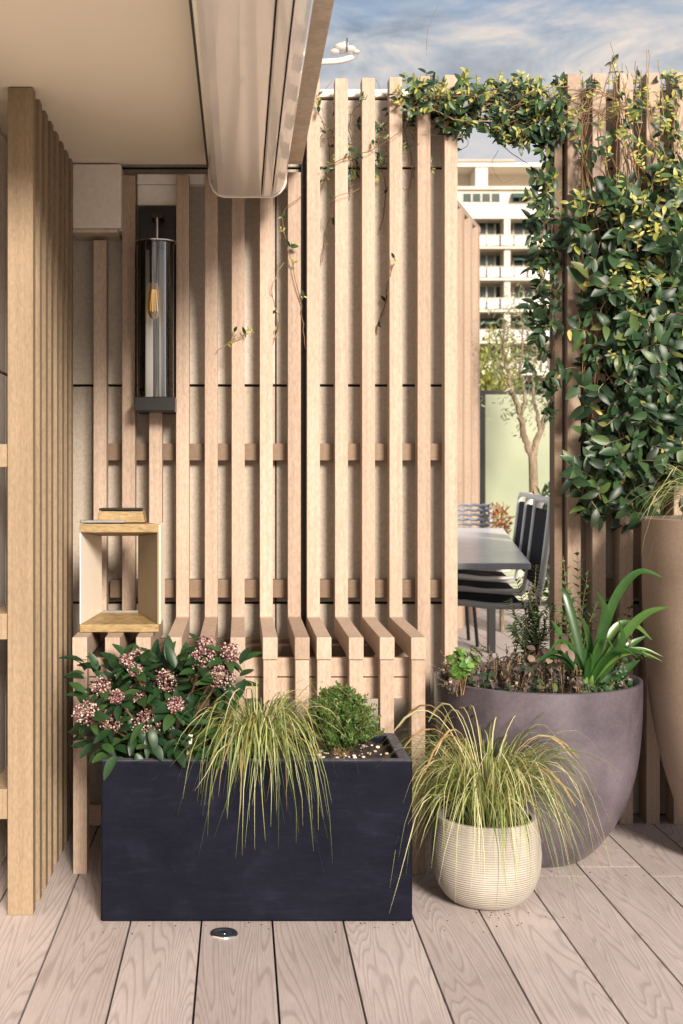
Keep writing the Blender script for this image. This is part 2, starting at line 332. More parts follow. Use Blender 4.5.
    def build(s, name, m, parent=None, smooth=False, bevel=0, seg=2, loc=None):
        me = bpy.data.meshes.new(name); me.from_pydata(s.v, [], s.f); me.update()
        a = me.attributes.new('rnd', 'FLOAT', 'FACE'); a.data.foreach_set('value', s.r)
        bm = bmesh.new(); bm.from_mesh(me); 
        bmesh.ops.recalc_face_normals(bm, faces=bm.faces)
        bm.to_mesh(me); bm.free()
        o = bpy.data.objects.new(name, me); COL.objects.link(o); me.materials.append(m if not isinstance(m, str) else M[m])
        if smooth:
            me.shade_smooth()
            if name != 'soil': me.set_sharp_from_angle(angle=R(48))
        if bevel:
            b = o.modifiers.new('bevel', 'BEVEL'); b.width = bevel; b.segments = seg; b.limit_method = 'ANGLE'; b.angle_limit = R(35)
            b.harden_normals = False
        if parent:
            o.parent = parent; o.matrix_parent_inverse = Matrix.Translation(-parent.location) if parent.rotation_euler.z == 0 else (Matrix.LocRotScale(parent.location, parent.rotation_euler, None)).inverted()
        return o
def _ico():
    pts = []; ph = (1+5**.5)/2
    for a, b in ((1, ph), (-1, ph), (1, -ph), (-1, -ph)):
        for v in ((0, a, b), (a, b, 0), (b, 0, a)): pts.append(Vector(v))
    fs = []
    for i in range(12):
        for j in range(i+1, 12):
            for k in range(j+1, 12):
                if all(abs((pts[a]-pts[b]).length-2) < .01 for a, b in ((i, j), (j, k), (i, k))):
                    nrm = (pts[j]-pts[i]).cross(pts[k]-pts[i])
                    fs.append((i, j, k) if nrm.dot(pts[i]) > 0 else (i, k, j))
    return fs
ICO = _ico()
def tag(o, label=None, cat=None, group=None, kind=None):
    if label: o['label'] = label
    if cat: o['category'] = cat
    if group: o['group'] = group
    if kind: o['kind'] = kind
    return o
def empty(name, loc, label, cat, group=None, rz=0):
    o = bpy.data.objects.new(name, None); COL.objects.link(o); o.location = loc; o.rotation_euler = (0, 0, rz); o.empty_display_size = .05
    return tag(o, label, cat, group)
def copy_tree(o, parent=None, delta=None):
    c = o.copy(); COL.objects.link(c)
    if parent is None: c.location = o.location + delta
    else: c.parent = parent; c.matrix_parent_inverse = o.matrix_parent_inverse.copy()
    for ch in [x for x in bpy.data.objects if x.parent == o]: copy_tree(ch, c)
    return c
def rv(a=1.): return Vector((rng.uniform(-a, a), rng.uniform(-a, a), rng.uniform(-a, a)))
def U(a, b): return rng.uniform(a, b)
def curve(pts, n=6):
    """Catmull-Rom through control points"""
    pts = [Vector(p) for p in pts]; q = [pts[0]*2-pts[1]]+pts+[pts[-1]*2-pts[-2]]; o = []
    for i in range(1, len(q)-2):
        for k in range(n):
            t = k/n; a, b, c, d = q[i-1], q[i], q[i+1], q[i+2]
            o.append(.5*((2*b)+(c-a)*t+(2*a-5*b+4*c-d)*t*t+(3*b-a-3*c+d)*t**3))
    o.append(pts[-1]); return o

# ================================================================ SETTING
g = MB(); g.box(-1500, 1500, -1500, 1500, -9.2, -9.0); tag(g.build('ground', 'ground'), kind='structure')
d = MB(); d.box(-3.2, 6.0, -3.0, 12.0, -.6, -.045)
tag(d.build('terrace_slab', 'dark'), kind='structure')
dk = MB(); xs = [-.3835+.1508*k for k in range(-16, 42)]; gap = .0022
cuts = {8: 2.961, 9: 3.03, 10: 2.955, 12: 2.2, 11: 3.6}
for k, x in enumerate(xs):
    j = k-16
    ys = [-2.9, U(-1.5, .6), 4.3+U(0, 1.5), 7.0+U(0, 2), 11.9]
    if j in (7, 8, 9, 10, 11, 12): ys.insert(2, {7: 2.961, 8: 3.03, 9: 2.96, 10: 3.1, 11: 2.4, 12: 3.2}[j])
    ys = sorted(ys)
    for a, b in zip(ys[:-1], ys[1:]): dk.box(x+gap, x+.1508-gap, a+.0012, b-.0012, -.028, 0, rng.random())
tag(dk.build('deck_floor', 'deck'), kind='structure')

# back wall of stone panels
YS, YB = 3.40, 3.45          # front and back of the upright slats
YR = 3.49                    # back of the rails, front of the panels
wall = empty('panel_wall', (0, YR+.05, 0), 'sandstone panel wall with black joints standing behind the wooden slats of the bench', 'wall')
zj = [0.0, .593, 1.20, 1.807, 2.0]
for a, b in zip(zj[:-1], zj[1:]):
    for x0, x1 in ((-.70, .098), (.102, .595)):
        MB().box(x0, x1, YR, YR+.05, a+.0035, b-.0035).build('stone_panel', 'panel', wall, bevel=.0015)
MB().box(-.72, .60, YR+.012, YR+.07, 0, 2.0).build('backing_board', 'dark', wall)
MB().box(-.72, .597, YR-.006, YR+.08, 2.004, 2.026).build('wall_cap', 'cream', wall, bevel=.002)
wall2 = empty('panel_wall', (1.4, YR+.05, 0), 'beige panel wall almost hidden behind the leafy vine at the right', 'wall')
for a, b in zip(zj[:-1], zj[1:]):
    for x0, x1 in ((.905, 1.30), (1.304, 1.75)):
        MB().box(x0, x1, YR+.004, YR+.054, a+.0035, b-.0035).build('stone_panel', 'panel', wall2, bevel=.0015)
MB().box(.90, 1.77, YR+.016, YR+.07, 0, 2.0).build('backing_board', 'dark', wall2)
MB().box(.90, 1.77, YR-.004, YR+.08, 2.004, 2.026).build('wall_cap', 'cream', wall2, bevel=.002)
wall3 = empty('panel_wall', (-.6, 1.5, 0), 'pale panel wall behind the slats at the left edge of the terrace', 'wall')
ys3 = [.2, 1.3, 2.2, 3.095, 3.49]
for a, b in zip(zj[:-1], zj[1:]):
    b = min(b, 1.785)
    if b <= a: continue
    for y0, y1 in zip(ys3[:-1], ys3[1:]):
        MB().box(-.63, -.58, y0+.004, y1-.004, a+.0035, b-.0035).build('stone_panel', 'cream', wall3, bevel=.0015)
MB().box(-.66, -.592, .2, 3.48, 0, 1.78).build('backing_board', 'dark', wall3)

# ceiling slab with its soffit and edge beam
cl = empty('ceiling_slab', (-1, 1, 1.79), 'cream rendered ceiling slab over the left half of the terrace', 'ceiling')
MB().box(-2.6, .098, 2.12, 3.375, 1.788, 1.86).build('soffit', 'ceiling', cl, bevel=.003)
MB().box(-2.6, .16, 2.12, 3.48, 1.862, 2.10).build('slab', 'concrete', cl)
be = MB(); 
be.box(.101, .168, 2.12, 3.39, 1.792, 1.86)
be.build('edge_beam', 'concrete', cl, bevel=.003)

# ================================================================ SLATTED SCREENS
back = [(93.4, 108, 1.589), (122, 135.4, 1.766), (149, 162.5, 1.121), (176, 189.6, 1.766), (204.7, 217.5, 1.766), (231.6, 244.6, 1.766),
        (259.8, 273, 1.766), (287.8, 300.6, 1.774), (306.9, 319.9, 2.029), (335, 347.8, 2.029), (362, 374.8, 2.031), (389.4, 402.6, 2.033)]
ZS, ZU, YF = .564, .511, 2.97
bench = empty('slatted_bench', (-.02, 3.2, 0), 'slatted bench whose upright back slats bend forward into seat and legs', 'bench')
for i, (a, b, zt) in enumerate(back):
    x0 = PX(a, YS); x1 = x0+.0355; m = 'slat' if i > 3 else 'slat'
    pr = MB().prism([(YB, zt), (YS, zt), (YS, ZS+.004), (YS-.006, ZS), (YF, ZS), (YF, ZU), (YB, ZU)], 'x', x0, x1)
    pr.build('slat', m, bench, bevel=.0016)
    MB().box(x0+.0015, x1-.0008, YF+.004, YF+.052, .0, ZU-.0015).build('leg', m, bench, bevel=.0016)
MB().box(PX(301.5, YB)-.0, PX(306, YB), YB+.004, YR-.003, .512, 2.0).build('gap_shade_strip', 'black', bench)  # black strip added as the shade in the gap between two slats
X0b, X1b = PX(93.4, YS), PX(402, YS)
MB().box(X0b, X1b, YF+.056, YF+.076, .462, ZU-.004).build('apron', 'slat', bench, bevel=.0015)
MB().box(X0b, X1b, YF+.058, YF+.078, .408, .459).build('apron', 'slat', bench, bevel=.0015)
MB().box(X0b, X1b, 3.24, 3.28, .47, .508).build('seat_rail', 'rail', bench, bevel=.0015)
MB().box(X0b, X1b, 3.37, 3.397, .46, .508).build('seat_rail', 'rail', bench, bevel=.0015)
MB().box(X0b, X1b, YF+.06, YF+.09, .10, .15).build('stretcher', 'rail', bench, bevel=.0015)
for i, (za, zb) in enumerate(((.990, 1.037), (.611, .661))):
    xa = PX(108, YS)
    for ra, rb in ((xa if i else X0b+.01, PX(301, YB)-.001), (PX(306.5, YB)+.001, .600)):
        MB().box(ra, rb, YB+.001, YR-.003, za, zb).build('rail', 'rail', bench, bevel=.0015)
ups = empty('slat_fence', (.54, YS, 0), 'two plain upright slats between the bench end and the window opening', 'fence')
for a, zt in ((417.5, 2.036), (444.6, 2.039)):
    x0 = PX(a, YS); MB().box(x0, x0+.0355, YS, YB, 0, zt).build('slat', 'slat', ups, bevel=.0016)

rs = empty('slat_fence', (1.25, YS, 0), 'upright wooden slats overgrown by the thick climbing vine', 'fence')
for a in (567.5, 592.5, 619.8, 646.5, 673.8, 701, 728, 755, 782, 809, 836):
    x0 = PX(a, YS); MB().box(x0, x0+.0365, YS-.0, YS+.065, 0, 2.043+U(-.002, .002)).build('slat', 'slat', rs, bevel=.0016)
x0 = PX(556, 3.47)
MB().box(.860, .882, 3.42, 3.475, 0, 1.99).build('jamb', 'rail', rs, bevel=.0016)
for za, zb in ((.24, .29), (.611, .661), (.99, 1.037)):
    MB().box(.905, 1.75, YS+.067, YR+.0, za, zb).build('rail', 'rail', rs, bevel=.0015)

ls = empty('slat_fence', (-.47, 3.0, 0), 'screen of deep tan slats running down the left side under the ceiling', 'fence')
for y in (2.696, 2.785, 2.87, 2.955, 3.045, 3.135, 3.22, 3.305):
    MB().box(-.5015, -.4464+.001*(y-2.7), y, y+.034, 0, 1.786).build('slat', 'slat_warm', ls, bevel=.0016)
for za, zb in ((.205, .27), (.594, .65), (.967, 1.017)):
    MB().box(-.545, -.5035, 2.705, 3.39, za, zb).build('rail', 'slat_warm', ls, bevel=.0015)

# cream box under the ceiling, header above the lamp
bx = empty('wall_box', (-.38, 3.42, 1.7), 'square cream plastered box in the corner under the ceiling', 'box')
MB().box(PX(68, 3.35), PX(121, 3.35), 3.35, 3.487, 1.612, 1.784).build('box_body', 'cream', bx, bevel=.004)
MB().box(PX(68, 3.35)+.01, PX(121, 3.35)-.01, 3.36, 3.48, 1.602, 1.6115).build('box_base', 'concrete', bx, bevel=.002)
hb = MB().box(PX(137, YB), PX(206, YB), YB+.003, YR-.003, PZ(184, YB), 1.782)
hb.box(PX(137, YB), PX(178, YB), YB+.005, YR-.004, PZ(205, YB), PZ(184, YB)-.001)
tag(hb.build('lintel_block', 'cream', bevel=.002), 'small pale lintel block above the black wall lamp', 'block')

# awning cassette under the ceiling edge
aw = empty('awning_cassette', (.02, 2.0, 1.73), 'white rolled awning cassette running out under the ceiling edge', 'awning')
prof = [(-.078, 1.785), (-.080, 1.735), (-.077, 1.712), (-.069, 1.693), (-.057, 1.682), (-.042, 1.678), (-.0, 1.6765), (.054, 1.677), (.054, 1.74), (.054, 1.785)]
MB().prism(prof, 'y', 1.84, 3.262).build('housing', 'lacquer', aw, smooth=False, bevel=.002)
MB().prism([(.0575, 1.785), (.0575, 1.679), (.061, 1.6765), (.079, 1.6775), (.0815, 1.680), (.0815, 1.785)], 'y', 1.84, 3.258).build('front_profile', 'lacquer', aw, bevel=.001)
MB().prism([(.085, 1.786), (.085, 1.681), (.093, 1.6825), (.104, 1.689), (.113, 1.700), (.1185, 1.715), (.120, 1.735), (.120, 1.7885), (.1, 1.7885)], 'y', 1.84, 3.25).build('drop_profile', 'lacquer', aw, bevel=.0015)
MB().box(-.06, .112, 1.85, 3.24, 1.70, 1.78).build('roller', 'dark', aw)
MB().prism([(-.082, 1.785), (-.084, 1.735), (-.080, 1.710), (-.071, 1.690), (-.058, 1.679), (-.042, 1.674), (.088, 1.674), (.106, 1.686), (.1165, 1.699), (.1225, 1.715), (.1235, 1.7875)], 'y', 3.264, 3.27).build('end_cap', 'lacquer', aw, bevel=.002)
MB().box(-.0865, -.0825, 1.84, 3.26, 1.66+.09, 1.787).build('gasket', 'black', aw)

# ================================================================ WALL LAMP
lx, ly = PX(155.5, 3.355), 3.355
lamp = empty('wall_lamp', (lx, 3.44, 1.35), 'black wall lamp with tall clear glass cylinder and amber bulb', 'lamp')
pz = lambda y: PZ(y, 3.42)
MB().box(PX(139, 3.42), PX(176, 3.42), 3.425, 3.447, pz(414), pz(206)).build('back_plate', 'black', lamp, bevel=.002)
MB().box(PX(136, 3.36), PX(176, 3.36), 3.305, 3.424, PZ(412, 3.36), PZ(398, 3.36)).build('bottom_bracket', 'black', lamp, bevel=.002)
zt_, zb_ = PZ(243, ly), PZ(397.5, ly)
rg = .049
gl = MB().lathe([(rg-.0025, zb_), (rg, zb_), (rg, zt_), (rg-.0025, zt_), (rg-.0025, zb_)], (lx, ly, 0), 48)
gl.build('glass_cylinder', 'glass', lamp, smooth=True)
MB().lathe([(rg+.001, zt_-.002), (rg+.009, zt_-.001), (rg+.009, zt_+.002), (.0, zt_+.004)], (lx, ly, 0), 48).build('top_ring', 'steel', lamp, smooth=True)
MB().lathe([(rg-.006, zt_-.010), (rg-.006, zt_-.003), (0, zt_-.002)], (lx, ly, 0), 32).build('top_cap', 'black', lamp, smooth=True)
MB().tube([(lx+.004, ly, zt_+.002), (lx+.004, ly, zt_+.068)], .0035, 10).build('rod', 'steel', lamp, smooth=True)
MB().box(lx-.012, lx+.02, ly+.0, 3.43, zt_+.068, zt_+.078).build('arm', 'black', lamp, bevel=.001)
MB().tube([(lx-.004, ly, zt_-.004), (lx-.004, ly, PZ(283, ly))], .0125, 20).build('socket', 'black', lamp, smooth=True)
bz = PZ(283, ly)
bp = [(.0105, 0), (.012, -.01), (.0155, -.03), (.0175, -.05), (.018, -.066), (.0155, -.083), (.009, -.095), (0, -.099)]
b_ = MB().lathe(bp, (lx-.004, ly, bz), 32).build('bulb', 'bulb', lamp, smooth=True)
fl = MB()
for k in range(4):
    a = k*math.pi/2+.4; fl.tube([(lx-.004+.004*math.cos(a), ly+.004*math.sin(a), bz-.018), (lx-.004+.008*math.cos(a), ly+.008*math.sin(a), bz-.075)], .0011, 6)
fl.build('filament', 'filament', lamp)
glint = MB()  # pale strips added to imitate sky reflections in the glass cylinder
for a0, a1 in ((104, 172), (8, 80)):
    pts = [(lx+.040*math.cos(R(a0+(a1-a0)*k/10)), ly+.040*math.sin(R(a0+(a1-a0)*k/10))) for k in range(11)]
    for (xa, ya), (xb, yb) in zip(pts[:-1], pts[1:]): glint.quad([(xa, ya, zb_+.003), (xb, yb, zb_+.003), (xb, yb, zt_-.012), (xa, ya, zt_-.012)])
ro = glint.build('reflector_or_glint', 'enamel', lamp, smooth=True)
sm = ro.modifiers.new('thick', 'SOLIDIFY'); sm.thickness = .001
MB().tube([(lx-.002, ly+.03, zb_+.002), (lx-.002, ly+.03, zt_-.01)], .004, 10).build('inner_rod', 'black', lamp, smooth=True)

# ================================================================ FUNNEL LANTERN ON THE BENCH
q0, q1 = 3.06, 3.26
lan = empty('lantern', (PX(120, q0), 3.16, ZS), 'square open lantern of oak and cream metal standing on the bench', 'lantern')
def fr(px, py, d): return (PX(px, d), d, PZ(py, d))
fL, fR, fT, fB = PX(79.5, q0), PX(159, q0), PZ(524, q0), ZS+.001
bL, bR, bT, bB = PX(102, q1), PX(138, q1), PZ(536, q1), PZ(612, q1)
iT, iB = fT-.021, fB+.019
def slab(name, m, A, B, C, D, n_off):
    """inner splayed face ABCD thickened outward by n_off"""
    mb = MB(); A, B, C, D = map(Vector, (A, B, C, D)); n_off = Vector(n_off)
    vs = [A, B, C, D, A+n_off, B+n_off, C+n_off, D+n_off]; mb.v = [tuple(v) for v in vs]
    mb.f = [(0,1,2,3), (7,6,5,4), (0,4,5,1), (1,5,6,2), (2,6,7,3), (3,7,4,0)]; mb.r = [0]*6
    return mb.build(name, m, lan, bevel=.0012)
slab('left_panel', 'creammetal', (fL+.003, q0+.002, iB), (bL, q1, bB), (bL, q1, bT), (fL+.003, q0+.002, iT), (-.003, 0, 0))
slab('right_panel', 'bronze', (fR-.004, q0+.002, iT), (bR, q1, bT), (bR, q1, bB), (fR-.004, q0+.002, iB), (.005, 0, 0))  # darker material paints the shade on this inner face
def wedge(name, zf0, zf1, zb0, zb1):
    mb = MB(); xl, xr = fL, fR; yl = q1
    mb.v = [(xl, q0, zf0), (xr, q0, zf0), (xr, q0, zf1), (xl, q0, zf1), (bL-.01, yl, zb0), (bR+.012, yl, zb0), (bR+.012, yl, zb1), (bL-.01, yl, zb1)]
    mb.f = [(0,1,2,3), (5,4,7,6), (0,4,5,1), (3,2,6,7), (1,5,6,2), (0,3,7,4)]; mb.r = [0]*6
    return mb.build(name, 'oak', lan, bevel=.0018)
wedge('bottom_board', fB, iB, fB, bB)
wedge('top_board', iT, fT, bT, fT-.002)
MB().box(fR-.001, fR+.003, q0+.004, q1-.01, iB, fT-.003).build('outer_side', 'creammetal', lan, bevel=.001)
MB().box(bL-.0, bR, q1-.002, q1+.006, bB-.006, bB+.004).build('sill', 'steel', lan)
lidp = MB(); c0 = PX(119.5, 3.13)
zz = fT+.0015
lidp.prism([(PX(98, 3.13), zz), (PX(145.5, 3.13), zz), (PX(143, 3.13), zz+.028), (PX(100, 3.13), zz+.028)], 'y', 3.11, 3.19)
tag(lidp.build('wood_block', 'oak', bevel=.002), 'small tapered oak block resting on top of the lantern', 'block')
tag(MB().box(PX(99.5, 3.13), PX(142.5, 3.13), 3.115, 3.185, zz+.0295, zz+.0355).build('tray_cover', 'black', bevel=.0015), 'thin black cover lying on the small oak block', 'cover')
ph = MB().box(-.055, .055, -.025, .025, 0, .007)
pho = ph.build('metal_bar', 'steel', bevel=.002); pho.location = (PX(103, 3.085), 3.0875, zz+.0005); pho.rotation_euler = (0, 0, R(4)); tag(pho, 'flat silver bar lying on the front of the lantern top', 'bar')

# ================================================================ POTS
pt = empty('rectangular_planter', (.03, 2.8, 0), 'long charcoal blue rectangular planter in front of the bench', 'planter')
xA, xB, yA, yB, zT = PX(100.5, 2.657), PX(412.5, 2.657), 2.657, 2.945, .343
tw = .028
def planter():
    bm = bmesh.new()
    o = [(xA, yA), (xB, yA), (xB, yB), (xA, yB)]; i_ = [(xA+tw, yA+tw), (xB-tw, yA+tw), (xB-tw, yB-tw), (xA+tw, yB-tw)]
    vo0 = [bm.verts.new((x, y, 0)) for x, y in o]; vo1 = [bm.verts.new((x, y, zT)) for x, y in o]
    vi1 = [bm.verts.new((x, y, zT)) for x, y in i_]; vi0 = [bm.verts.new((x, y, zT-.12)) for x, y in i_]
    for k in range(4):
        j = (k+1) % 4
        bm.faces.new((vo0[k], vo0[j], vo1[j], vo1[k])); bm.faces.new((vo1[k], vo1[j], vi1[j], vi1[k])); bm.faces.new((vi1[k], vi1[j], vi0[j], vi0[k]))
    bm.faces.new(reversed(vo0)); bm.faces.new(vi0)
    bmesh.ops.recalc_face_normals(bm, faces=bm.faces)
    bmesh.ops.bevel(bm, geom=[e_ for e_ in bm.edges], offset=.0065, segments=4, profile=.6, affect='EDGES')
    me = bpy.data.meshes.new('shell'); bm.to_mesh(me); bm.free(); ob = bpy.data.objects.new('shell', me); COL.objects.link(ob)
    me.materials.append(M['planter']); ob.parent = pt; ob.matrix_parent_inverse = Matrix.Translation(-pt.location)
    me.shade_smooth()
    ob.modifiers.new('wn', 'WEIGHTED_NORMAL')
    return ob
planter()
def soil_sheet(x0, x1, y0, y1, z, parent, n=60, amp=.012, circ=None):
    mb = MB(); nx = n; ny = max(8, int(n*(y1-y0)/(x1-x0)))
    idx = {}
    for i in range(nx+1):
        for j in range(ny+1):
            x = x0+(x1-x0)*i/nx; y = y0+(y1-y0)*j/ny
            if circ and (x-circ[0])**2+(y-circ[1])**2 > circ[2]**2: continue
            h = noise.noise(Vector((x*45, y*45, 3)))*amp+noise.noise(Vector((x*130, y*130, 9)))*amp*.5
            idx[i, j] = len(mb.v); mb.v.append((x, y, z+h))
    for i in range(nx):
        for j in range(ny):
            q = [(i, j), (i+1, j), (i+1, j+1), (i, j+1)]
            if all(k in idx for k in q): mb.f.append(tuple(idx[k] for k in q)); mb.r.append(0)
    return mb.build('soil', 'soil', parent, smooth=True)
soil_sheet(xA+.02, xB-.02, yA+.02, yB-.02, zT-.02, pt, 90)
pb = MB()
for k in range(120):
    x, y = U(xB-.19, xB-.035), U(yA+.035, yB-.035)
    if rng.random() < .3: x = U(xA+.04, xB-.04)
    pb.ball((x, y, zT-.02+U(-.002, .006)), U(.002, .0062), rng.random(), .7)
tag(pb.build('pebbles', 'pebble', pt, smooth=True), kind='stuff')
tgz = MB().box(-.0045, .0045, -.001, .001, 0, .05); tg = tgz.build('plant_tag', 'whitemetal', bevel=.0006); tg.location = P(188, 758, 2.70); tg.rotation_euler = (R(-8), R(8), R(10))
tag(tg, 'slim white plant tag stuck upright at the planter edge', 'tag')

def pot(name, c, prof, m, label, seg=96, soil_z=None, wall_t=.012, cat='pot', extra=None):
    e_ = empty(name, (c[0], c[1], 0), label, cat)
    rT, zTt = prof[-1]
    inner = [(rT-.003, zTt+.002), (rT-wall_t+.003, zTt+.002), (rT-wall_t, zTt-.001), (rT-wall_t-.001, zTt-.05), (rT-wall_t-.02, zTt-.12)]
    MB().lathe([(0, .001)]+prof+inner, (c[0], c[1], 0), seg).build('shell', m, e_, smooth=True)
    rr = rT-wall_t
    soil_sheet(c[0]-rr, c[0]+rr, c[1]-rr, c[1]+rr, (soil_z or zTt-.018), e_, 50, .008, (c[0], c[1], rr))
    return e_
def smoothprof(pr, n=5): return [(p.x, p.y) for p in curve([Vector((a, b, 0)) for a, b in pr], n)]
bc = (PX(536.5, 3.12), 3.12)
bowl = pot('bowl_planter', bc, smoothprof([(.092, .0), (.125, .016), (.160, .052), (.197, .108), (.222, .165), (.241, .238), (.250, .315), (.2535, .39), (.2535, .446)]), 'bowl', 'large mauve grey bowl planter with strappy plants under the opening')
sc = (PX(486, 2.79), 2.79)
small = pot('round_pot', sc, smoothprof([(.06, 0), (.078, .006), (.098, .025), (.114, .058), (.121, .10), (.118, .148), (.110, .19)]), 'ribpot', 'small cream ribbed pot overflowing with yellow green grass')
tc_ = (1.215, 3.09)
tall = pot('tall_pot', tc_, smoothprof([(.085, 0), (.105, .05), (.135, .14), (.166, .243), (.192, .375), (.205, .516), (.211, .66), (.212, .842)]), 'tallpot', 'tall sand coloured pot at the right edge holding a grass tuft')

# floor spotlight
fp = (PX(224, 2.587), 2.587)
fs = empty('floor_spotlight', (*fp, 0), 'round steel spotlight set flush into the deck before the planter', 'spotlight')
MB().lathe([(.0185, .0035), (.021, .0045), (.027, .0042), (.0295, .0015), (.0295, .0003)], (*fp, 0), 48).build('ring', 'chrome', fs, smooth=True)
MB().lathe([(0, .0028), (.0187, .0024), (.0187, .0005)], (*fp, 0), 40).build('lens', 'lens', fs, smooth=True)
MB().lathe([(0, .0036), (.007, .0034), (.007, .0029)], (*fp, 0), 24).build('reflector_or_glint', 'steel', fs, smooth=True)

# small translucent lamp on the beam
sl = empty('beam_lamp', (.17, 2.56, 1.8), 'small pale translucent lamp on a short arm beside the ceiling beam', 'lamp')
MB().tube(curve([P(321, 62, 2.56), P(338, 61, 2.56), P(350, 58, 2.56), P(352, 56, 2.56)]), [.006]*18+[.003], 10).build('arm', 'whitemetal', sl, smooth=True)
shp = MB()
for (x, y, r_) in ((335, 52, .011), (342, 48, .017), (350, 50, .014), (356, 52, .008), (345, 44, .008)):
    c = P(x, y, 2.56); shp.lathe([(r_*math.sin(R(t)), -r_*.62*math.cos(R(t))) for t in range(0, 181, 20)], c, 20)
shp.build('shade', 'acrylic', sl, smooth=True)
MB().tube([P(347, 52, 2.545), P(347, 38, 2.545)], .0012, 6).build('pin', 'black', sl)

# ================================================================ PLANTS IN THE LONG PLANTER
def grass_plant(name, base, label, n, reach, up, w, seed, fdir=None, zbase=0, spread=.03, group=None, lim=None, droopf=1.0, floor=None):
    global rng
    rng = random.Random(seed)
    e_ = empty(name, base, label, 'grass', group); mb = MB(); dead = MB()
    B = Vector(base)
    for k in range(n):
        a = U(0, 2*math.pi)
        if fdir is not None and rng.random() < .45: a = fdir+rng.gauss(0, .9)
        rr = reach*U(.35, 1.0)**.8; hh = up*U(.45, 1.1); dl = U(.2, 1.35)*droopf
        if rng.random() < .14: rr *= 1.25; hh *= 1.3
        st = B+Vector((math.cos(a), math.sin(a), 0))*U(0, spread)+Vector((U(-.008, .008), U(-.008, .008), 0))
        h = Vector((math.cos(a), math.sin(a), 0)); sw = Vector((-h.y, h.x, 0))*rng.gauss(0, .045)
        ph_ = U(.0, .45); pts = []
        for i in range(11):
            t = i/10; x = rr*(t**(1.15+ph_*.4)); z = hh*math.sin(min(t*1.75, 1.5708))*1.0 - dl*rr*1.1*max(0, t-.38)**1.9*2.2
            p = st+h*x*(1-.28*max(0, t-.6)*dl)+sw*t*t+Vector((0, 0, z)); p += Vector((noise.noise(Vector((k, t*3, 1))), noise.noise(Vector((k, t*3, 5))), .6*noise.noise(Vector((k, t*3, 8)))))*.016*t
            if floor is not None: p.z = max(p.z, floor(p))
            pts.append(p)
        if lim and not lim(pts): continue
        u = rng.random(); c = u*.92 if rng.random() > .05 else 1.0
        mb.ribbon(pts, w*U(.6, 1.25), c, U(-.8, .8))
    mb.build('blades', 'grass', e_, smooth=True)
    # seed stalks
    for k in range(max(4, n//45)):
        a = U(0, 2*math.pi) if fdir is None else fdir+rng.gauss(0, 1.2); h = Vector((math.cos(a), math.sin(a), 0)); rr = reach*U(.6, 1.15); hh = up*U(.9, 1.4)
        pts = [B+h*(rr*t**1.2)+Vector((0, 0, hh*math.sin(t*1.9)-.35*rr*t**3)) for t in [i/9 for i in range(10)]]
        if floor is not None and any(p.z < floor(p)+.02 for p in pts): continue
        dead.tube(pts, [.0009]*6+[.0014, .0024, .0026, .001], 5, U(.85, 1))
    if dead.v: dead.build('seed_stalks', 'grass', e_, smooth=True)
    return e_
def planter_floor(p):
    if xA-.004 < p.x < xB+.004 and yA-.005 < p.y < yB: return zT+.002
    return .003
g1 = (PX(258, 2.76), 2.735, zT-.015)
grass_plant('sedge_grass', g1, 'yellow green variegated grass spilling over the planter front', 430, .20, .16, .0025, 11, fdir=-math.pi/2, spread=.04, droopf=1.2, floor=planter_floor)
def pot_floor(p): return .003
grass_plant('sedge_grass', (sc[0], sc[1], .178), 'bushy yellow green variegated grass filling the small ribbed pot', 760, .25, .20, .0023, 23, fdir=None, spread=.06, droopf=.95, floor=pot_floor)
grass_plant('sedge_grass', (tc_[0]-.03, tc_[1]-.03, .83), 'yellow grass tuft in the tall pot at the right edge', 220, .21, .16, .0028, 31, fdir=None, spread=.06, droopf=.8)

rng = random.Random(5)
sk = empty('flowering_shrub', (PX(160, 2.8), 2.8, zT-.02), 'dark leaved shrub with pink bud clusters at the left of the planter', 'shrub')
stem = MB(); lv = MB()
heads = [(86, 713, 14), (101, 686, 11), (117, 697, 8), (137, 693, 11), (138, 657, 9), (147, 724, 15), (110, 721, 12), (165, 681, 13), (176, 705, 9), (203, 659, 13), (206, 643, 9), (198, 677, 8), (222, 677, 13), (230, 652, 10), (135, 670, 8), (222, 690, 9), (126, 660, 7)]
root = Vector((PX(165, 2.8), 2.80, zT-.02)); hp = []
for (x, y, r_) in heads:
    dd = 2.76 - U(.0, .08) - (.04 if y > 700 else 0)
    c = P(x, y, dd); hp.append((c, r_*1.22/F*dd))
    mid = (root+c)/2+Vector((U(-.01, .01), 0, -.02)); rt = root+Vector(((c.x-root.x)*.35, U(-.03, .03), 0))
    pts = curve([rt, mid+Vector((0, 0, .01)), c], 5); stem.tube(pts, .0022, 6, .3)
    ax = (pts[-1]-pts[-3]).normalized()
    for j in range(11):                                   # whorl of leaves below each flower head
        a = j*2.4+U(-.3, .3); o1 = ax.orthogonal().normalized(); o2 = ax.cross(o1); dr = o1*math.cos(a)+o2*math.sin(a)+ax*U(-.15, .5)
        lv.leaf(c-ax*U(.008, .03)+dr*.004, dr, ax, U(.036, .056), U(.018, .025), U(.1, .5), U(.15, .5), rng.random(), 6, .9)
for k in range(330):
    x, y = rng.gauss(158, 38), U(660, 756); x = min(max(x, 84), 240)
    c = P(x, y, U(2.72, 2.9)); 
    if c.z < zT and c.y > yA-.0 : c.z = zT+.005
    dr = (c-root).normalized()+rv(.7)
    lv.leaf(c, dr, Vector((0, -.5, 1)), U(.038, .058), U(.018, .025), U(.1, .5), U(.15, .5), rng.random(), 6, .9)
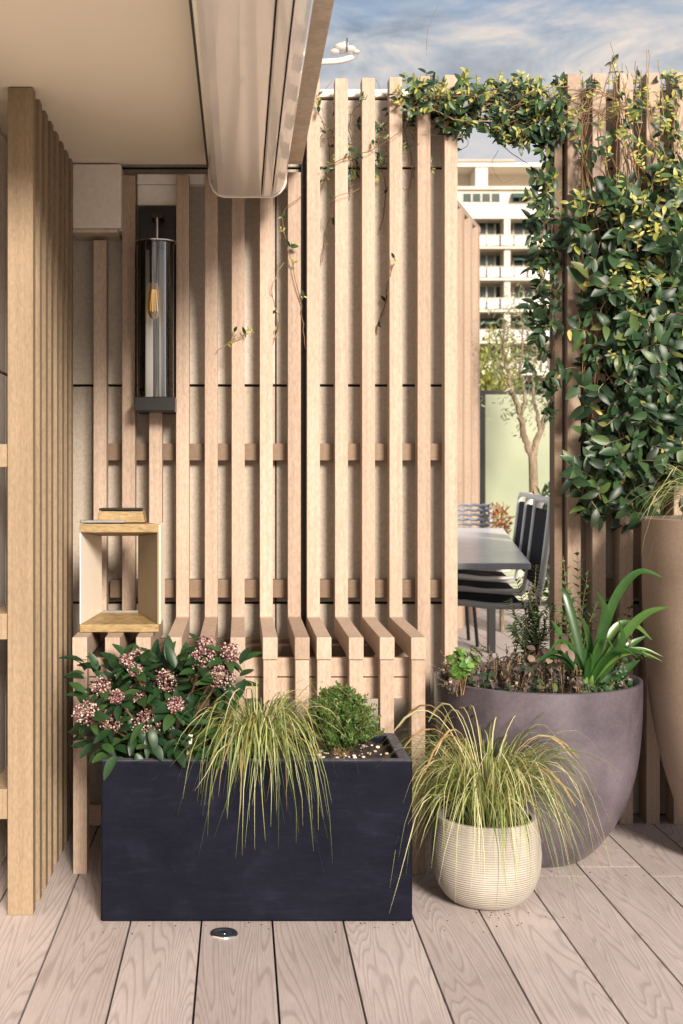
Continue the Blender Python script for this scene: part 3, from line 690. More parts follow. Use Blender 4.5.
for k in range(95):
    x = U(92, 240); y = U(722, 762); dd = U(2.66, 2.76); c = P(x, y, dd)
    if c.z < zT-.008: c.z = zT+U(-.006, .012)
    lv.leaf(c, Vector((U(-1, 1), U(-1, .2), U(-.9, .2))), Vector((0, -.6, 1)), U(.036, .056), U(.017, .024), U(.1, .5), U(.15, .5), rng.random(), 6, .9)
lv.build('foliage', 'skleaf', sk, smooth=True); stem.build('stems', 'twig', sk, smooth=True)
for (c, r_) in hp:
    fb = MB(); n = int(70+r_*5200); ori = rv(1)
    for k in range(n):
        v = rv(1); 
        while v.length > 1 or v.length < .25: v = rv(1)
        bump_ = .82+.25*noise.noise(v.normalized()*2.6+ori*9); v = v.normalized()*(U(.6, 1.0)*bump_)
        fb.ball(c+Vector((v.x, v.y*.8, v.z*.95))*r_, U(.0015, .0027), min(1, max(0, rng.gauss(.52, .30))))
    fb.build('flower_head', 'bud', sk, smooth=True)

# small bright shrub
th = empty('dwarf_shrub', (PX(338, 2.79), 2.79, zT-.02), 'small bright green bushy shrub in the right half of the planter', 'shrub')
stem = MB(); lv = MB(); root = Vector((PX(340, 2.8), 2.80, zT-.02))
for k in range(330):
    a = U(0, 2*math.pi); el_ = U(.05, 1.0)**.7; tip = root+Vector((math.cos(a)*.102*math.cos(el_*1.45)*U(.75, 1.05), math.sin(a)*.07*math.cos(el_*1.45), .018+.135*math.sin(el_*1.5)*U(.7, 1.0)))
    pts = curve([root+Vector((U(-.02, .02), U(-.02, .02), 0)), (root+tip)/2+Vector((0, 0, .01))+rv(.006), tip], 5); stem.tube(pts, .0007, 4, .4, cap=False)
    for i in range(3, len(pts)):
        p = pts[i]; 
        for j in range(6):
            lv.leaf(p+rv(.004), rv(1)+Vector((0, 0, .7)), Vector((0, -.6, 1))+rv(.5), U(.006, .0105), U(.003, .0048), .2, .3, min(1, max(0, rng.gauss(.35+.35*(i/len(pts)), .2))), 2)
for s_ in ((322, 690), (338, 684), (350, 690), (310, 702), (366, 700)):
    tp = P(s_[0], s_[1], 2.78)
    pts = curve([root+Vector((0, 0, .08)), (root+tp)/2+Vector((0, 0, .05)), tp], 6); stem.tube(pts, .0007, 4, .4, cap=False)
    for p in pts[5:]:
        for j in range(6): lv.leaf(p+rv(.003), rv(1)+Vector((0, 0, .5)), Vector((0, -.6, 1)), U(.007, .011), .004, .2, .3, rng.random(), 2)
lv.build('foliage', 'thyme', th, smooth=True); stem.build('stems', 'twig', th, smooth=True)

# ================================================================ PLANTS IN THE BOWL
SZ = .435
def stemmed(name, base, tips, label, m, lsz, lw, per, mtwig='twig', whorl=3, cat='plant', rad=.0016, seg=10, lean=.5, start=.15):
    e_ = empty(name, base, label, cat); st = MB(); lf = MB(); B = Vector(base)
    for tp in tips:
        tp = Vector(tp); b0 = B+Vector((U(-.02, .02), U(-.02, .02), 0)); pts = curve([b0, b0.lerp(tp, .5)+Vector(((tp.x-b0.x)*-.15, U(-.01, .01), .01)), tp], seg)
        st.tube(pts, [rad*(1-.6*i/len(pts)) for i in range(len(pts))], 5, U(.2, .7))
        n = len(pts)
        for q in range(per):
            f = start+(1-start)*q/per; i = min(n-2, int(f*(n-1))); p = pts[i].lerp(pts[i+1], f*(n-1)-i); ax = (pts[i+1]-pts[i]).normalized()
            o1 = ax.orthogonal().normalized(); o2 = ax.cross(o1)
            for w_ in range(whorl):
                a = q*1.9+w_*2*math.pi/whorl+U(-.3, .3); dr = o1*math.cos(a)+o2*math.sin(a)+ax*lean
                lf.leaf(p, dr, ax, lsz*U(.7, 1.15)*(1.05-.45*f), lw*U(.8, 1.15), U(.05, .4), .3, rng.random(), 4)
    lf.build('foliage', m, e_, smooth=True); st.build('stems', mtwig, e_, smooth=True)
    return e_
rng = random.Random(12)
stemmed('spurge_plant', (PX(535, 3.25), 3.25, SZ-.01), [P(x, y, dd) for x, y, dd in ((508, 600, 3.28), (516, 578, 3.3), (527, 590, 3.26), (536, 565, 3.3), (546, 582, 3.27), (553, 604, 3.25), (521, 618, 3.22), (540, 612, 3.22), (531, 603, 3.3), (512, 625, 3.2), (560, 622, 3.24))],
        'dark green narrow leaved plant rising at the back of the bowl', 'spurge', .036, .0065, 24, whorl=3, lean=.7)
stemmed('willow_herb', (PX(578, 3.22), 3.22, SZ-.01), [P(x, y, dd) for x, y, dd in ((563, 556, 3.2), (577, 548, 3.25), (570, 590, 3.2), (588, 570, 3.26), (598, 600, 3.24), (561, 610, 3.2))],
        'tall grey green leafy stems behind the strappy plant', 'willow', .035, .011, 13, whorl=2, lean=.9)
stemmed('seedling', (PX(461, 2.96), 2.97, SZ-.006), [P(x, y, dd) for x, y, dd in ((449, 655, 2.94), (462, 648, 2.95), (474, 646, 2.96), (480, 655, 2.95), (452, 668, 2.92), (468, 662, 2.92), (486, 641, 3.0))],
        'low fresh green leaves at the left rim of the bowl', 'fresh', .026, .017, 4, whorl=3, lean=.35, start=.5)
# strap plant
sp = empty('strap_leaf_plant', (PX(590, 3.03), 3.03, SZ-.01), 'plant with broad glossy arching strap leaves in the bowl', 'plant')
mb = MB(); bs = Vector((PX(588, 3.0), 3.01, SZ-.01))
for ctl, w_, c_ in ((((588, 690), (577, 640), (567, 600), (562, 586)), .022, .1), (((586, 690), (570, 660), (558, 632), (551, 620)), .018, .5),
        (((590, 690), (602, 636), (618, 594), (640, 572), (664, 578)), .021, .35), (((592, 690), (610, 655), (632, 626), (650, 612), (669, 607)), .021, .7),
        (((590, 690), (600, 655), (616, 628), (634, 625), (652, 640)), .020, .8), (((590, 690), (606, 664), (630, 645), (646, 636)), .019, .4),
        (((586, 690), (580, 665), (570, 650), (556, 655)), .018, .6), (((592, 690), (612, 678), (627, 668), (640, 660)), .022, .2),
        (((588, 690), (590, 655), (586, 630), (578, 612)), .017, .3), (((584, 690), (571, 672), (562, 664), (550, 668)), .018, .9),
        (((590, 690), (600, 640), (604, 610), (596, 590)), .022, .15), (((592, 692), (604, 690), (616, 694), (626, 700)), .016, .8),
        (((590, 690), (612, 662), (622, 640), (618, 618)), .02, .25)):
    n = len(ctl); dz = U(-.05, .07); pts = [P(x, y, 3.01-dz*(i/(n-1))) for i, (x, y) in enumerate(ctl)]; pts[0] = bs+Vector((U(-.008, .008), U(-.008, .008), 0))
    mb.ribbon(curve(pts, 6), w_, c_, U(-.5, .5), Vector((0, -.75, .66)))
for k in range(11):
    a = -1.5+k*.3+U(-.1, .1); ln = U(.13, .22); h = Vector((math.sin(a), -U(.1, .7), 0)); q = []
    for i in range(6):
        t = i/5; q.append(bs+h*(ln*t**1.2)+Vector((0, 0, ln*.62*math.sin(t*2.15))))
    mb.ribbon(curve(q, 3), U(.010, .015), rng.random(), U(-.5, .5), Vector((0, -.75, .66)))
mb.build('leaves', 'strap', sp, smooth=True)
cr_ = MB()
for k in range(5): 
    p0 = bs+Vector((U(-.012, .012), U(-.012, .012), 0)); cr_.tube([p0, p0+Vector((U(-.004, .004), 0, .03)), p0+Vector((U(-.012, .012), 0, .075))], [.009, .007, .0008], 8, .95)
cr_.build('crown', 'strap', sp, smooth=True)
# heather / bronze mat, filling the bowl
hm = empty('bronze_heather', (bc[0]-.03, bc[1]-.05, SZ-.01), 'mauve and bronze dried heather filling the middle of the bowl', 'plant')
lv = MB(); st = MB()
for k in range(260):
    a = U(0, 6.28); r_ = .235*math.sqrt(rng.random()); x, y = bc[0]+r_*math.cos(a), bc[1]+r_*math.sin(a)
    hgt = U(.03, .085) if x < bc[0]+.06 else U(.01, .035)
    p0 = Vector((x, y, SZ-.012)); p1 = p0+Vector((U(-.015, .015), U(-.015, .015), hgt)); st.tube([p0, p0.lerp(p1, .5)+rv(.003), p1], .0009, 4, U(.2, 1), cap=False)
    for j in range(12):
        t = U(.3, 1); lv.leaf(p0.lerp(p1, t), rv(1)+Vector((0, 0, .6)), Vector((0, -.6, 1))+rv(.4), U(.006, .015), U(.004, .008), .2, .3, min(1, max(0, rng.gauss(.42, .28))), 2)
lv.build('foliage', 'heather', hm, smooth=True); st.build('stems', 'twig', hm, smooth=True)
hu = empty('bronze_leaf_plant', (PX(552, 2.93), 2.95, SZ-.01), 'low plant with broad bronze mauve leaves near the front rim', 'plant')
lv = MB()
for k in range(14):
    x, y = rng.gauss(550, 12), rng.gauss(654, 7); c = P(x, y, U(2.92, 3.02)); lv.leaf(c, rv(1)+Vector((0, -.3, .1)), Vector((0, -.7, 1)), U(.02, .034), U(.014, .02), .3, .2, U(.5, 1), 4)
for k in range(22):
    x, y = U(478, 560), rng.gauss(672, 7); c = P(x, y, U(2.9, 2.98)); lv.leaf(c, rv(1)+Vector((0, -.3, .1)), Vector((0, -.7, 1)), U(.015, .028), U(.01, .016), .3, .2, U(.0, .6), 4)
lv.build('leaves', 'heather', hu, smooth=True)
gc = empty('ground_cover', (bc[0]+.02, bc[1]-.1, SZ-.01), 'low mixed green leaves along the front rim of the bowl', 'plant')
lv = MB()
for k in range(240):
    a = U(math.pi*1.02, math.pi*1.98) if k % 3 else U(0, 6.28); r_ = .238*U(.62, 1)
    c = Vector((bc[0]+r_*math.cos(a), bc[1]+r_*math.sin(a), SZ+U(-.012, .02))); lv.leaf(c, rv(1)+Vector((0, -.2, .6)), Vector((0, -.6, 1)), U(.012, .028), U(.006, .013), .2, .2, rng.random(), 3)
lv.build('foliage', 'vine', gc, smooth=True)
stemmed('trailing_weed', (PX(610, 3.1), 3.1, SZ-.01), [P(x, y, dd) for x, y, dd in ((632, 640, 3.0), (640, 618, 3.1), (622, 668, 2.95), (634, 600, 3.2), (648, 650, 3.0), (612, 655, 3.0))],
        'thin dark stems with small green leaves at the right of the bowl', 'spurge', .02, .010, 8, whorl=2, lean=.3)
stemmed('trailing_weed', (PX(460, 3.0), 2.98, SZ-.01), [P(x, y, dd) for x, y, dd in ((432, 665, 2.92), (440, 650, 2.95), (436, 684, 2.88), (450, 680, 2.88))],
        'dark purple twigs hanging over the left rim of the bowl', 'heather', .012, .007, 8, whorl=2, lean=.3)

# ================================================================ CLIMBING VINE
rng = random.Random(77)
vn = empty('climbing_vine', (1.0, 3.38, 0), 'dense evergreen vine with yellow tips climbing over the fence and opening', 'vine')
lv = MB(); yg = MB(); st = MB()
def shoot(p, dr, n, size, young=0., flat=Vector((0, -1, .3))):
    """short stem with opposite pairs of leaves"""
    dr = dr.normalized(); q = p.copy(); pts = [q.copy()]
    for i in range(n):
        dr = (dr+rv(.25)+Vector((0, 0, -.05+young*.12))).normalized(); q = q+dr*size*.45; pts.append(q.copy())
        o1 = dr.cross(flat+rv(.6)); o1 = o1.normalized() if o1.length > .01 else Vector((1, 0, 0))
        for sgn in (-1, 1):
            if rng.random() < .12: continue
            l_ = size*U(.75, 1.2)*(1-.25*i/n); y_ = young > 0 and rng.random() < young
            (yg if y_ else lv).leaf(q, o1*sgn+dr*U(.3, .9)+Vector((0, U(-.5, .1), U(-.5, .15))), flat+rv(.5), l_*(.6 if y_ else 1), l_*U(.40, .54)*(.55 if y_ else 1), U(0, .5), U(.1, .5), rng.random(), 5, .85)
    st.tube(pts, .0011, 4, U(.2, 1), cap=False)
def inside(x, y):
    # silhouette of the leafy mass in the picture
    if y < 78: return False
    if x > 566:
        if y < 200: return rng.random() < (.24 if x > 590 else .10)
        lim = 510-(x-566)*.0 if x < 640 else 470
        if x < 590 and y > 140 : return rng.random() < .04
        return y < lim
    if 538 < x <= 566: return 100 < y < 430 and rng.random() < (.45 if y < 250 else .15)
    if 400 < x <= 566: 
        bot = 134+10*math.sin(x*.09)+(x-455)*.14 if x > 452 else 118
        return 84 < y < bot
    return False
cnt = 0
while cnt < 900:
    x, y = U(400, 700), U(75, 520)
    if not inside(x, y): continue
    if 587 < x < 612 and 200 < y < 460 and rng.random() < .35: continue
    cnt += 1; dd = U(3.26, 3.47) if x > 560 else U(3.34, 3.50)
    if x > 700: continue
    yv = .7 if y < 105 else (.4 if y < 200 else (.04 if y > 250 else .14))
    if 628 < x < 670 and 150 < y < 330: yv = .35
    sz = U(.038, .055) if (x > 566 and y > 180) else U(.024, .036)
    shoot(P(x, y, dd), Vector((U(-1, 1), U(-.9, .1), U(-.5, .8))), rng.choice((2, 3, 3, 4)), sz, yv)
for k in range(130):
    x = U(418, 566); y = U(90, 118+(x-418)*.16+8*math.sin(x*.1)); shoot(P(x, y, U(3.34, 3.47)), Vector((U(-1, 1), U(-.8, .1), U(-.7, .6))), 3, U(.026, .038), .35)
for k in range(48):
    x = U(538, 556); y = U(110, 330); shoot(P(x, y, U(3.36, 3.47)), Vector((U(-1, .3), U(-.8, .1), U(-.9, .3))), 3, U(.026, .038), .08)
# extra dark interior leaves deeper in the mass
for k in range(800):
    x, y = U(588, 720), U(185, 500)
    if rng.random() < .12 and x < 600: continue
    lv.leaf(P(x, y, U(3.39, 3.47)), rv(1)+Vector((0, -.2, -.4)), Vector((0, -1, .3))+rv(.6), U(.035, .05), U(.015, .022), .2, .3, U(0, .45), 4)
# yellow upright tips along the top
for k in range(95):
    x = U(402, 700); y = U(84, 120); 
    if x < 455 and rng.random() < .3: continue
    p = P(x, y, U(3.32, 3.48)); shoot(p, Vector((U(-.5, .5), U(-.3, .2), 1)), rng.choice((2, 3, 4)), U(.018, .028), .95)
# yellow young shoots scattered on the face
for k in range(45):
    x, y = (U(566, 690), U(90, 240)) if rng.random() < .5 else (rng.gauss(648, 22), rng.gauss(260, 60))
    shoot(P(x, y, U(3.22, 3.30)), Vector((U(-.6, .6), -.2, 1)), 3, U(.02, .03), .95)
# twining stems
def twine(pts, rad=.002, jit=.006, r_=None):
    pp = curve([P(*q) for q in pts], 8); pp = [p+Vector((noise.noise(p*40), noise.noise(p*40+Vector((9, 0, 0))), noise.noise(p*40+Vector((0, 9, 0)))))*jit for p in pp]
    st.tube(pp, [rad*(1-.5*i/len(pp)) for i in range(len(pp))], 6, U(.1, .9) if r_ is None else r_); return pp
for k in range(60):
    x = U(586, 690); y0 = U(300, 480); pts = [(x, y0, 3.42)]; y = y0
    while y > 110: y -= U(35, 70); x += U(-22, 22); pts.append((min(max(x, 582), 700), y, U(3.3, 3.44)))
    twine(pts, U(.001, .0028))
for k in range(20):
    x = U(405, 470); pts = []
    while x < 640: pts.append((x, U(88, 125), U(3.33, 3.46))); x += U(25, 45)
    twine(pts, U(.001, .0022))
for k in range(6):
    x = 553; pts = [(x+U(-5, 5), y, U(3.42, 3.5)) for y in range(110, 430, 40)]; twine(pts, U(.001, .002))
for pts in ([(305, 350, 3.42), (300, 300, 3.39), (290, 255, 3.385), (283, 215, 3.39), (302, 195, 3.385)], [(322, 190, 3.47), (330, 150, 3.47), (318, 110, 3.39), (316, 95, 3.38)],
            [(320, 170, 3.38), (345, 158, 3.385), (372, 150, 3.38), (405, 128, 3.38)], [(322, 262, 3.47), (327, 230, 3.47), (334, 200, 3.385), (360, 190, 3.385)],
            [(376, 335, 3.47), (384, 305, 3.47), (391, 270, 3.385), (397, 262, 3.385)], [(349, 200, 3.47), (353, 160, 3.47), (350, 120, 3.47), (368, 95, 3.385)],
            [(217, 352, 3.385), (232, 342, 3.39), (246, 334, 3.385), (256, 332, 3.385)], [(273, 345, 3.47), (279, 320, 3.47), (272, 290, 3.385), (283, 262, 3.385)],
            [(380, 230, 3.47), (386, 190, 3.46), (378, 150, 3.46), (392, 112, 3.4), (410, 100, 3.4)], [(408, 200, 3.47), (412, 160, 3.47), (404, 120, 3.47), (430, 95, 3.4)],
            [(322, 120, 3.47), (340, 142, 3.47), (356, 168, 3.47), (378, 175, 3.47)], [(322, 180, 3.46), (336, 168, 3.46), (352, 172, 3.46), (377, 160, 3.46), (400, 150, 3.46)]):
    pp = twine(pts, .0015, .005)
    for p in pp[2::3]:
        if rng.random() < .6: shoot(p, Vector((U(-1, 1), -.4, U(-.3, 1))), rng.choice((1, 2)), U(.014, .024), .55)
for k in range(46):
    x, y = U(303, 452), U(100, 190)
    if x < 370 and rng.random() < .3: continue
    twine([(x, y, 3.46), (x+U(-16, 16), y+U(-18, 18), 3.45), (x+U(-30, 30), y+U(-30, 30), U(3.39, 3.46))], .001, .006)
    if x > 340: shoot(P(x, y, 3.45), Vector((U(-1, 1), -.6, U(-.6, 1))), 2, U(.018, .03), .3)
twine([(470, 85, 3.42), (468, 60, 3.42), (426, 50, 3.42), (428, 30, 3.42), (437, 5, 3.42)][2:] , .0007, .004)
twine([(430, 95, 3.42), (425, 70, 3.42), (426, 52, 3.42)], .0008, .003)
twine([(498, 150, 3.45), (492, 165, 3.45), (502, 182, 3.45), (515, 178, 3.45)], .0007, .002); twine([(482, 125, 3.4), (505, 148, 3.4), (522, 160, 3.4), (540, 172, 3.4)], .0013, .004)
lv.build('leaves', 'vine', vn, smooth=True); yg.build('young_leaves', 'young', vn, smooth=True); st.build('stems', 'twig', vn, smooth=True)

# ================================================================ BEYOND THE OPENING
# table
zt = .66; fA, fBk = (PX(531, 4.12), 4.12), (PX(503, 6.84), 6.84)
tbl = empty('garden_table', (.75, 5.4, 0), 'long pale grey garden table beyond the opening', 'table')
ax_ = Vector((fBk[0]-fA[0], fBk[1]-fA[1], 0)); wdt = Vector((-.98, .0, 0))
A = Vector((*fA, zt)); B_ = Vector((*fBk, zt)); mb = MB(); C_ = B_+wdt; D_ = A+wdt
th_ = Vector((0, 0, -.022)); mb.v = [tuple(v) for v in (A, B_, C_, D_, A+th_, B_+th_, C_+th_, D_+th_)]
mb.f = [(0,1,2,3), (7,6,5,4), (0,4,5,1), (1,5,6,2), (2,6,7,3), (3,7,4,0)]; mb.r = [0]*6
mb.build('table_top', 'tabletop', tbl, bevel=.004)
for s_, t_ in ((.06, .55), (.06, .93), (.94, .07), (.94, .93)):
    p = A+ax_*s_+wdt*t_; MB().box(p.x-.02, p.x+.02, p.y-.02, p.y+.02, 0, zt-.023).build('leg', 'black', tbl, bevel=.002)
# chairs: tube frame with black mesh, facing the table
rowdir = Vector((.17, 1, 0)).normalized()
def garden_chair(o, label, group, rz):
    """built around its own base: x = right of sitter, y = forward"""
    e_ = empty('garden_chair', o, label, 'chair', group, rz)
    Rm = Matrix.Rotation(rz, 4, 'Z'); tr = lambda p: Rm @ Vector(p) + Vector(o)
    w_ = .225; sh = .50; th2 = .86
    fr_ = MB()
    for sx in (-1, 1):
        pts = [(sx*w_*.9, -.26, th2), (sx*w_, -.255, th2-.03), (sx*w_, -.235, .66), (sx*w_, -.215, sh+.03), (sx*w_, -.19, sh-.005), (sx*w_, -.05, sh-.01), (sx*w_, .06, sh), (sx*w_, .095, sh-.03), (sx*w_, .10, .06), (sx*w_, .07, .013), (sx*w_, -.24, .013)]
        fr_.tube(curve([tr(p) for p in pts], 4), .0115, 8)
    fr_.tube([tr((-w_*.9, -.26, th2)), tr((w_*.9, -.26, th2))], .0115, 8); fr_.tube([tr((-w_, -.24, .013)), tr((w_, -.24, .013))], .0115, 8)
    fr_.build('frame', 'tube', e_, smooth=True)
    bk = MB(); a = [tr(p) for p in ((-w_+.012, -.254, th2-.035), (w_-.012, -.254, th2-.035), (w_-.012, -.22, sh+.05), (-w_+.012, -.22, sh+.05))]; off = Rm @ Vector((0, -.006, 0)); 
    bk.v = [tuple(v) for v in a]+[tuple(v+off) for v in a]; bk.f = [(0,1,2,3), (7,6,5,4), (0,4,5,1), (1,5,6,2), (2,6,7,3), (3,7,4,0)]; bk.r = [0]*6
    bk.build('backrest', 'mesh', e_)
    se = MB(); a = [tr(p) for p in ((-w_+.012, -.17, sh-.012), (w_-.012, -.17, sh-.012), (w_-.012, .06, sh+.002), (-w_+.012, .06, sh+.002))]; off = Vector((0, 0, -.01))
    se.v = [tuple(v) for v in a]+[tuple(v+off) for v in a]; se.f = bk.f; se.r = bk.r
    se.build('seat', 'mesh', e_)
    return e_
rz = math.atan2(-.12, 1)+math.pi/2
labs = ('nearest of the three black mesh chairs on the right of the table', 'middle one of the three black mesh chairs beside the table', 'farthest of the three black mesh chairs beside the table')
c_first = None
for k, (dm, lb) in enumerate(zip((4.62, 5.17, 5.77), labs)):
    base = Vector((1.115+.17*(dm-4.62), dm, 0))-Vector((.26*.985, 0, 0))
    if c_first is None: c_first = garden_chair(tuple(base), lb, 'mesh chairs at the garden table', rz)
    else:
        c = copy_tree(c_first, None, base-c_first.location); c['label'] = lb
# wicker chair
wc = empty('wicker_chair', (1.2, 7.05, 0), 'blue grey woven chair at the far end of the table', 'chair')
mb = MB()
for i in range(15):
    z = .40+i*.027; wv = [Vector((1.18+.215*math.sin(a), 7.05+.20*(1-abs(math.cos(a)))*-1+.1, z+.004*math.sin(a*18+i*math.pi))) for a in [R(-90+6*k) for k in range(31)]]
    mb.tube(wv, .009, 6)
mb.build('backrest', 'wicker', wc, smooth=True)
mb = MB().lathe([(0, .42), (.2, .42), (.215, .40), (.2, .38), (0, .38)], (1.18, 7.05, 0), 24); mb.build('seat', 'wicker', wc, smooth=True)
for a in (45, 135, 225, 315): MB().tube([(1.18+.15*math.cos(R(a)), 7.05+.15*math.sin(R(a)), .38), (1.18+.19*math.cos(R(a)), 7.05+.19*math.sin(R(a)), 0)], .01, 8).build('leg', 'black', wc)
# far receding screen
fs2 = empty('slat_fence', (1.4, 7.9, 0), 'far slatted screen with sloping-looking cap seen through the opening', 'fence')
fs2['label'] = 'far slatted screen seen through the opening beyond the table'
u = Vector((.34, .96, 0)).normalized(); nn_ = Vector((u.y, -u.x, 0)); rz2 = math.atan2(u.y, u.x); o2 = Vector((1.2, 7.42, 0))
def obox(a0, a1, b0, b1, z0, z1, name, m, parent):
    mb = MB(); c = [o2+u*a+nn_*b for a, b in ((a0, b0), (a1, b0), (a1, b1), (a0, b1))]
    mb.v = [(p.x, p.y, z0) for p in c]+[(p.x, p.y, z1) for p in c]; mb.f = [(0,3,2,1),(4,5,6,7),(0,1,5,4),(1,2,6,5),(2,3,7,6),(3,0,4,7)]; mb.r = [0]*6
    return mb.build(name, m, parent, bevel=.002)
obox(0, 1.16, -.06, -.02, 0, 2.60, 'stone_panel', 'panel', fs2); obox(0, 1.2, -.075, .045, 2.603, 2.64, 'cap', 'slat', fs2)
for k in range(4): obox(.04+k*.31, .135+k*.31, .02, .06, 0, 2.60-.0, 'slat', 'slat', fs2)
for z in (.9, 1.3, 1.9): obox(0, 1.15, -.018, .018, z, z+.06, 'rail', 'rail', fs2)
# frosted glass screen
gs = empty('glass_screen', (2.1, 9.0, 0), 'pale green frosted glass screen in a dark frame behind the olive tree', 'screen')
MB().box(1.765, 2.75, 9.0, 9.012, .05, 1.535).build('glass', 'frost', gs)
MB().box(1.725, 1.763, 8.98, 9.03, 0, 1.56).build('post', 'black', gs); MB().box(1.765, 2.78, 8.985, 9.025, 1.537, 1.56).build('top_rail', 'black', gs); MB().box(2.752, 2.78, 8.98, 9.03, 0, 1.536).build('post', 'black', gs)
# olive tree
rng = random.Random(3)
ot = empty('olive_tree', (PX(534, 8.2), 8.2, 0), 'slim olive tree with forked trunk in front of the frosted screen', 'tree')
tk = MB(); D8 = 8.2
def br(pts, r0, r1): 
    pp = curve([P(x, y, d_) for x, y, d_ in pts], 7); pp = [p+rv(.006) for p in pp]; n = len(pp); tk.tube(pp, [r0+(r1-r0)*i/(n-1) for i in range(n)], 9); return pp
tr0 = [Vector((PX(533, D8), D8, 0))]+[P(x, y, D8) for x, y in ((535, 560), (534, 510), (533, 465), (532, 452))]
pp = curve(tr0, 7); tk.tube(pp, [.034-.008*i/len(pp) for i in range(len(pp))], 10)
tips = []
for b_p, a, b in (([(532, 455, 8.2), (524, 435, 8.2), (520, 415, 8.15), (513, 395, 8.1), (507, 370, 8.1), (503, 345, 8.1), (506, 320, 8.1)], .024, .006), ([(533, 455, 8.2), (540, 432, 8.2), (546, 415, 8.2), (551, 395, 8.2), (549, 360, 8.2)], .024, .006),
                  ([(521, 418, 8.15), (525, 395, 8.2), (520, 370, 8.2), (523, 340, 8.2), (519, 305, 8.2)], .014, .004), ([(541, 430, 8.2), (535, 405, 8.25), (533, 380, 8.3), (537, 345, 8.3), (533, 320, 8.3)], .014, .004),
                  ([(514, 397, 8.1), (503, 380, 8.1), (497, 360, 8.1)], .008, .003), ([(546, 415, 8.2), (556, 398, 8.2), (560, 370, 8.2)], .012, .004)):
    tips += br(b_p, a, b)[14:]
for k in range(24):
    p = rng.choice(tips); q = p+Vector((U(-.14, .14), U(-.2, .2), U(-.05, .22))); tk.tube([p, p.lerp(q, .5)+rv(.02), q], [.003, .002, .001], 5); tips.append(q)
tk.build('trunk', 'bark', ot, smooth=True)
lf = MB()
for k in range(1500):
    p = rng.choice(tips)+Vector((rng.gauss(0, .06), rng.gauss(0, .1), rng.gauss(0, .07))); lf.leaf(p, rv(1)+Vector((0, 0, .1)), rv(1), U(.03, .055), U(.007, .012), .1, .1, rng.random(), 2)
lf.build('crown', 'olive', ot, smooth=True)
def leafball(name, c, rx, ry, rz_, n, m, label, cat, ls=.05, trunk=True):
    e_ = empty(name, (c[0], c[1], 0), label, cat); mb = MB()
    for k in range(n):
        v = rv(1)
        while v.length > 1: v = rv(1)
        q = 1+.3*noise.noise(v*2.2+Vector(c)); p = Vector((c[0]+v.x*rx*q, c[1]+v.y*ry*q, c[2]+v.z*rz_*q)); p.z = max(p.z, .03)
        mb.leaf(p, v+rv(.8)+Vector((0, 0, .4)), rv(1), ls*U(.6, 1.2), ls*.4, .2, .2, rng.random(), 2)
    mb.build('foliage', m, e_, smooth=True)
    tk = MB()
    for k in range(5): tk.tube([(c[0]+U(-.05, .05), c[1]+U(-.05, .05), 0), (c[0]+U(-.5, .5)*rx, c[1], c[2]+U(-.2, .3)*rz_)], [.012, .005], 6)
    tk.build('stems', 'bark', e_); return e_
leafball('conifer', (PX(494, 10.2), 10.2, 1.25), .24, .3, .85, 3600, 'hedge', 'yellow green conifer rising above the frosted glass screen', 'shrub', .055)
leafball('conifer', (PX(525, 10.6), 10.6, .85), .3, .3, .8, 1300, 'hedge', 'pale conifer behind the olive tree and the glass screen', 'shrub', .055)
leafball('red_shrub', (PX(497, 7.6), 7.6, .66), .075, .12, .11, 420, 'redleaf', 'rust red leafy plant between the woven chair and mesh chairs', 'plant', .03)
leafball('garden_bush', (PX(552, 7.2), 7.2, .55), .16, .2, .35, 700, 'spurge', 'dark bush behind the mesh chairs at the tree foot', 'bush', .06)

# ================================================================ DISTANT BUILDING
D = 110.0
bd = empty('apartment_building', (PX(500, D), D+6, -9), 'cream apartment block with green awnings and balconies beyond the terrace', 'building')
Z = lambda y: PZ(y, D)
X = lambda x: PX(x, D)
XL, XR = X(405), X(640)
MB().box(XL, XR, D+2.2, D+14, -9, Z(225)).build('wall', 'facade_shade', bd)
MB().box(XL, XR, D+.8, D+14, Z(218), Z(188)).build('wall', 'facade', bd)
MB().box(X(440), XR, D+3.5, D+13, Z(186), Z(165)).build('penthouse', 'facade', bd)
MB().box(X(430), X(600), D+.5, D+14, Z(165), Z(161.5)).build('roof', 'facade', bd)
MB().box(X(477), X(489), D+.6, D+3.4, Z(186), Z(166)).build('chimney', 'facade', bd)
MB().box(X(462), X(520), D+4, D+10, Z(161), Z(151)).build('plant_room', 'facade', bd); MB().box(X(458), X(524), D+3.6, D+10, Z(151), Z(149)).build('roof', 'facade_shade', bd)
MB().box(XL, XR, D+.5, D+2, Z(188), Z(185)).build('parapet', 'facade', bd)
MB().prism([(D+.2, Z(218)), (D+.9, Z(203)), (D+.9, Z(218))], 'x', XL, XR).build('sloped_band', 'facade', bd)
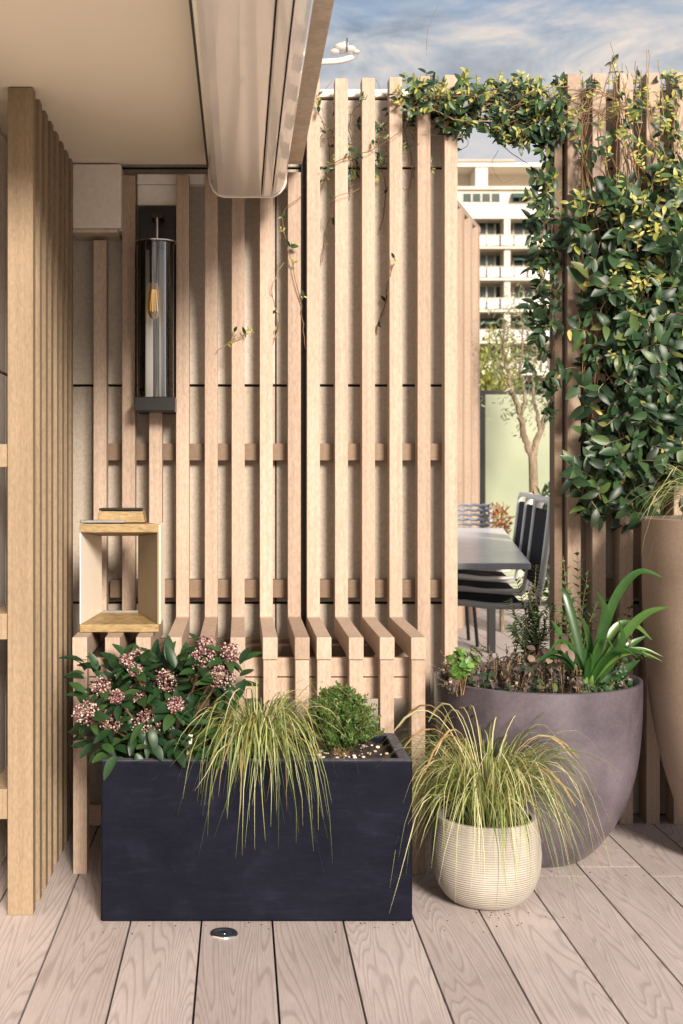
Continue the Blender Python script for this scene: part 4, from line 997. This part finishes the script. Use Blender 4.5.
def window(x0, x1, y0, y1, y, awn=False):
    w_ = MB().box(PX(x0, y), PX(x1, y), y-.05, y+.1, PZ(y1, y), PZ(y0, y)).build('window', 'winglass', bd)
    n = max(2, int((x1-x0)/8)); fm = MB(); X = lambda x: PX(x, y); Z = lambda q: PZ(q, y)
    for k in range(n+1): xx = X(x0)+(X(x1)-X(x0))*k/n; fm.box(xx-.05, xx+.05, y-.14, y-.06, Z(y1), Z(y0))
    fm.build('frame', 'facade', w_)
    if awn: MB().prism([(y-.9, Z(y0+5)), (y-.9, Z(y0+6)), (y-.15, Z(y0+1)), (y-.15, Z(y0))], 'x', X(x0)-.1, X(x1)+.1).build('awning', 'blind', bd)
for x0, x1, aw_ in ((462, 500, False), (512, 536, True), (545, 575, False), (428, 455, False)): window(x0, x1, 193.5, 202, D+.8, aw_)
for k in range(9):
    y0 = 224.5+31.6*k
    MB().box(XL, XR, D, D+2.2, Z(y0+24), Z(y0+22)).build('slab', 'facade', bd)
    bpn = MB(); xx = XL
    while xx < XR: bpn.box(xx+.06, xx+1.1, D+.02, D+.12, Z(y0+20.9), Z(y0+11.4)); xx += 1.2
    bpn.build('balcony_panel', 'railing', bd)
    for q in range(3):
        xx = U(X(450), X(570)); MB().lathe([(0, 0), (.16, 0), (.22, .4), (0, .4)], (xx, D+1.2, Z(y0+22)), 10).build('balcony_pot', 'facade_shade', bd)
        mp_ = MB()
        for z_ in range(50): mp_.leaf(Vector((xx, D+1.2, Z(y0+22)+.8))+rv(.45), rv(1), rv(1), .35, .18, .1, .1, rng.random(), 2)
        mp_.build('balcony_plant', 'olive', bd)
    MB().box(XL, XR, D-.04, D+.16, Z(y0+11), Z(y0+10.2)).build('handrail', 'facade', bd)
    for x in (505, 441, 571):
        MB().box(X(x), X(x+6), D+.3, D+2.2, Z(y0+22), Z(y0-7.6)).build('pillar', 'facade', bd)
    for x0, x1 in ((478, 503), (513, 544), (449, 475), (548, 570), (414, 438), (580, 612)):
        window(x0, x1, y0-.5, y0+20, D+2.15, rng.random() < .45)


# ================================================================ SOIL CRUMBS
rng = random.Random(9); crumbs = MB()
for k in range(90):
    x, y = rng.choice(((U(xA, xB), yA-abs(rng.gauss(0, .03))-.004), (bc[0]+rng.gauss(0, .16), bc[1]-.13-abs(rng.gauss(0, .05))), (sc[0]+rng.gauss(0, .1), sc[1]-.07-abs(rng.gauss(0, .05)))))
    crumbs.ball((x, y, .0012), U(.0007, .002), rng.random(), .6)
tag(crumbs.build('soil_crumbs', 'soil', smooth=True), 'scattered tiny crumbs of dark soil on the deck around the pots', 'soil', kind='stuff')
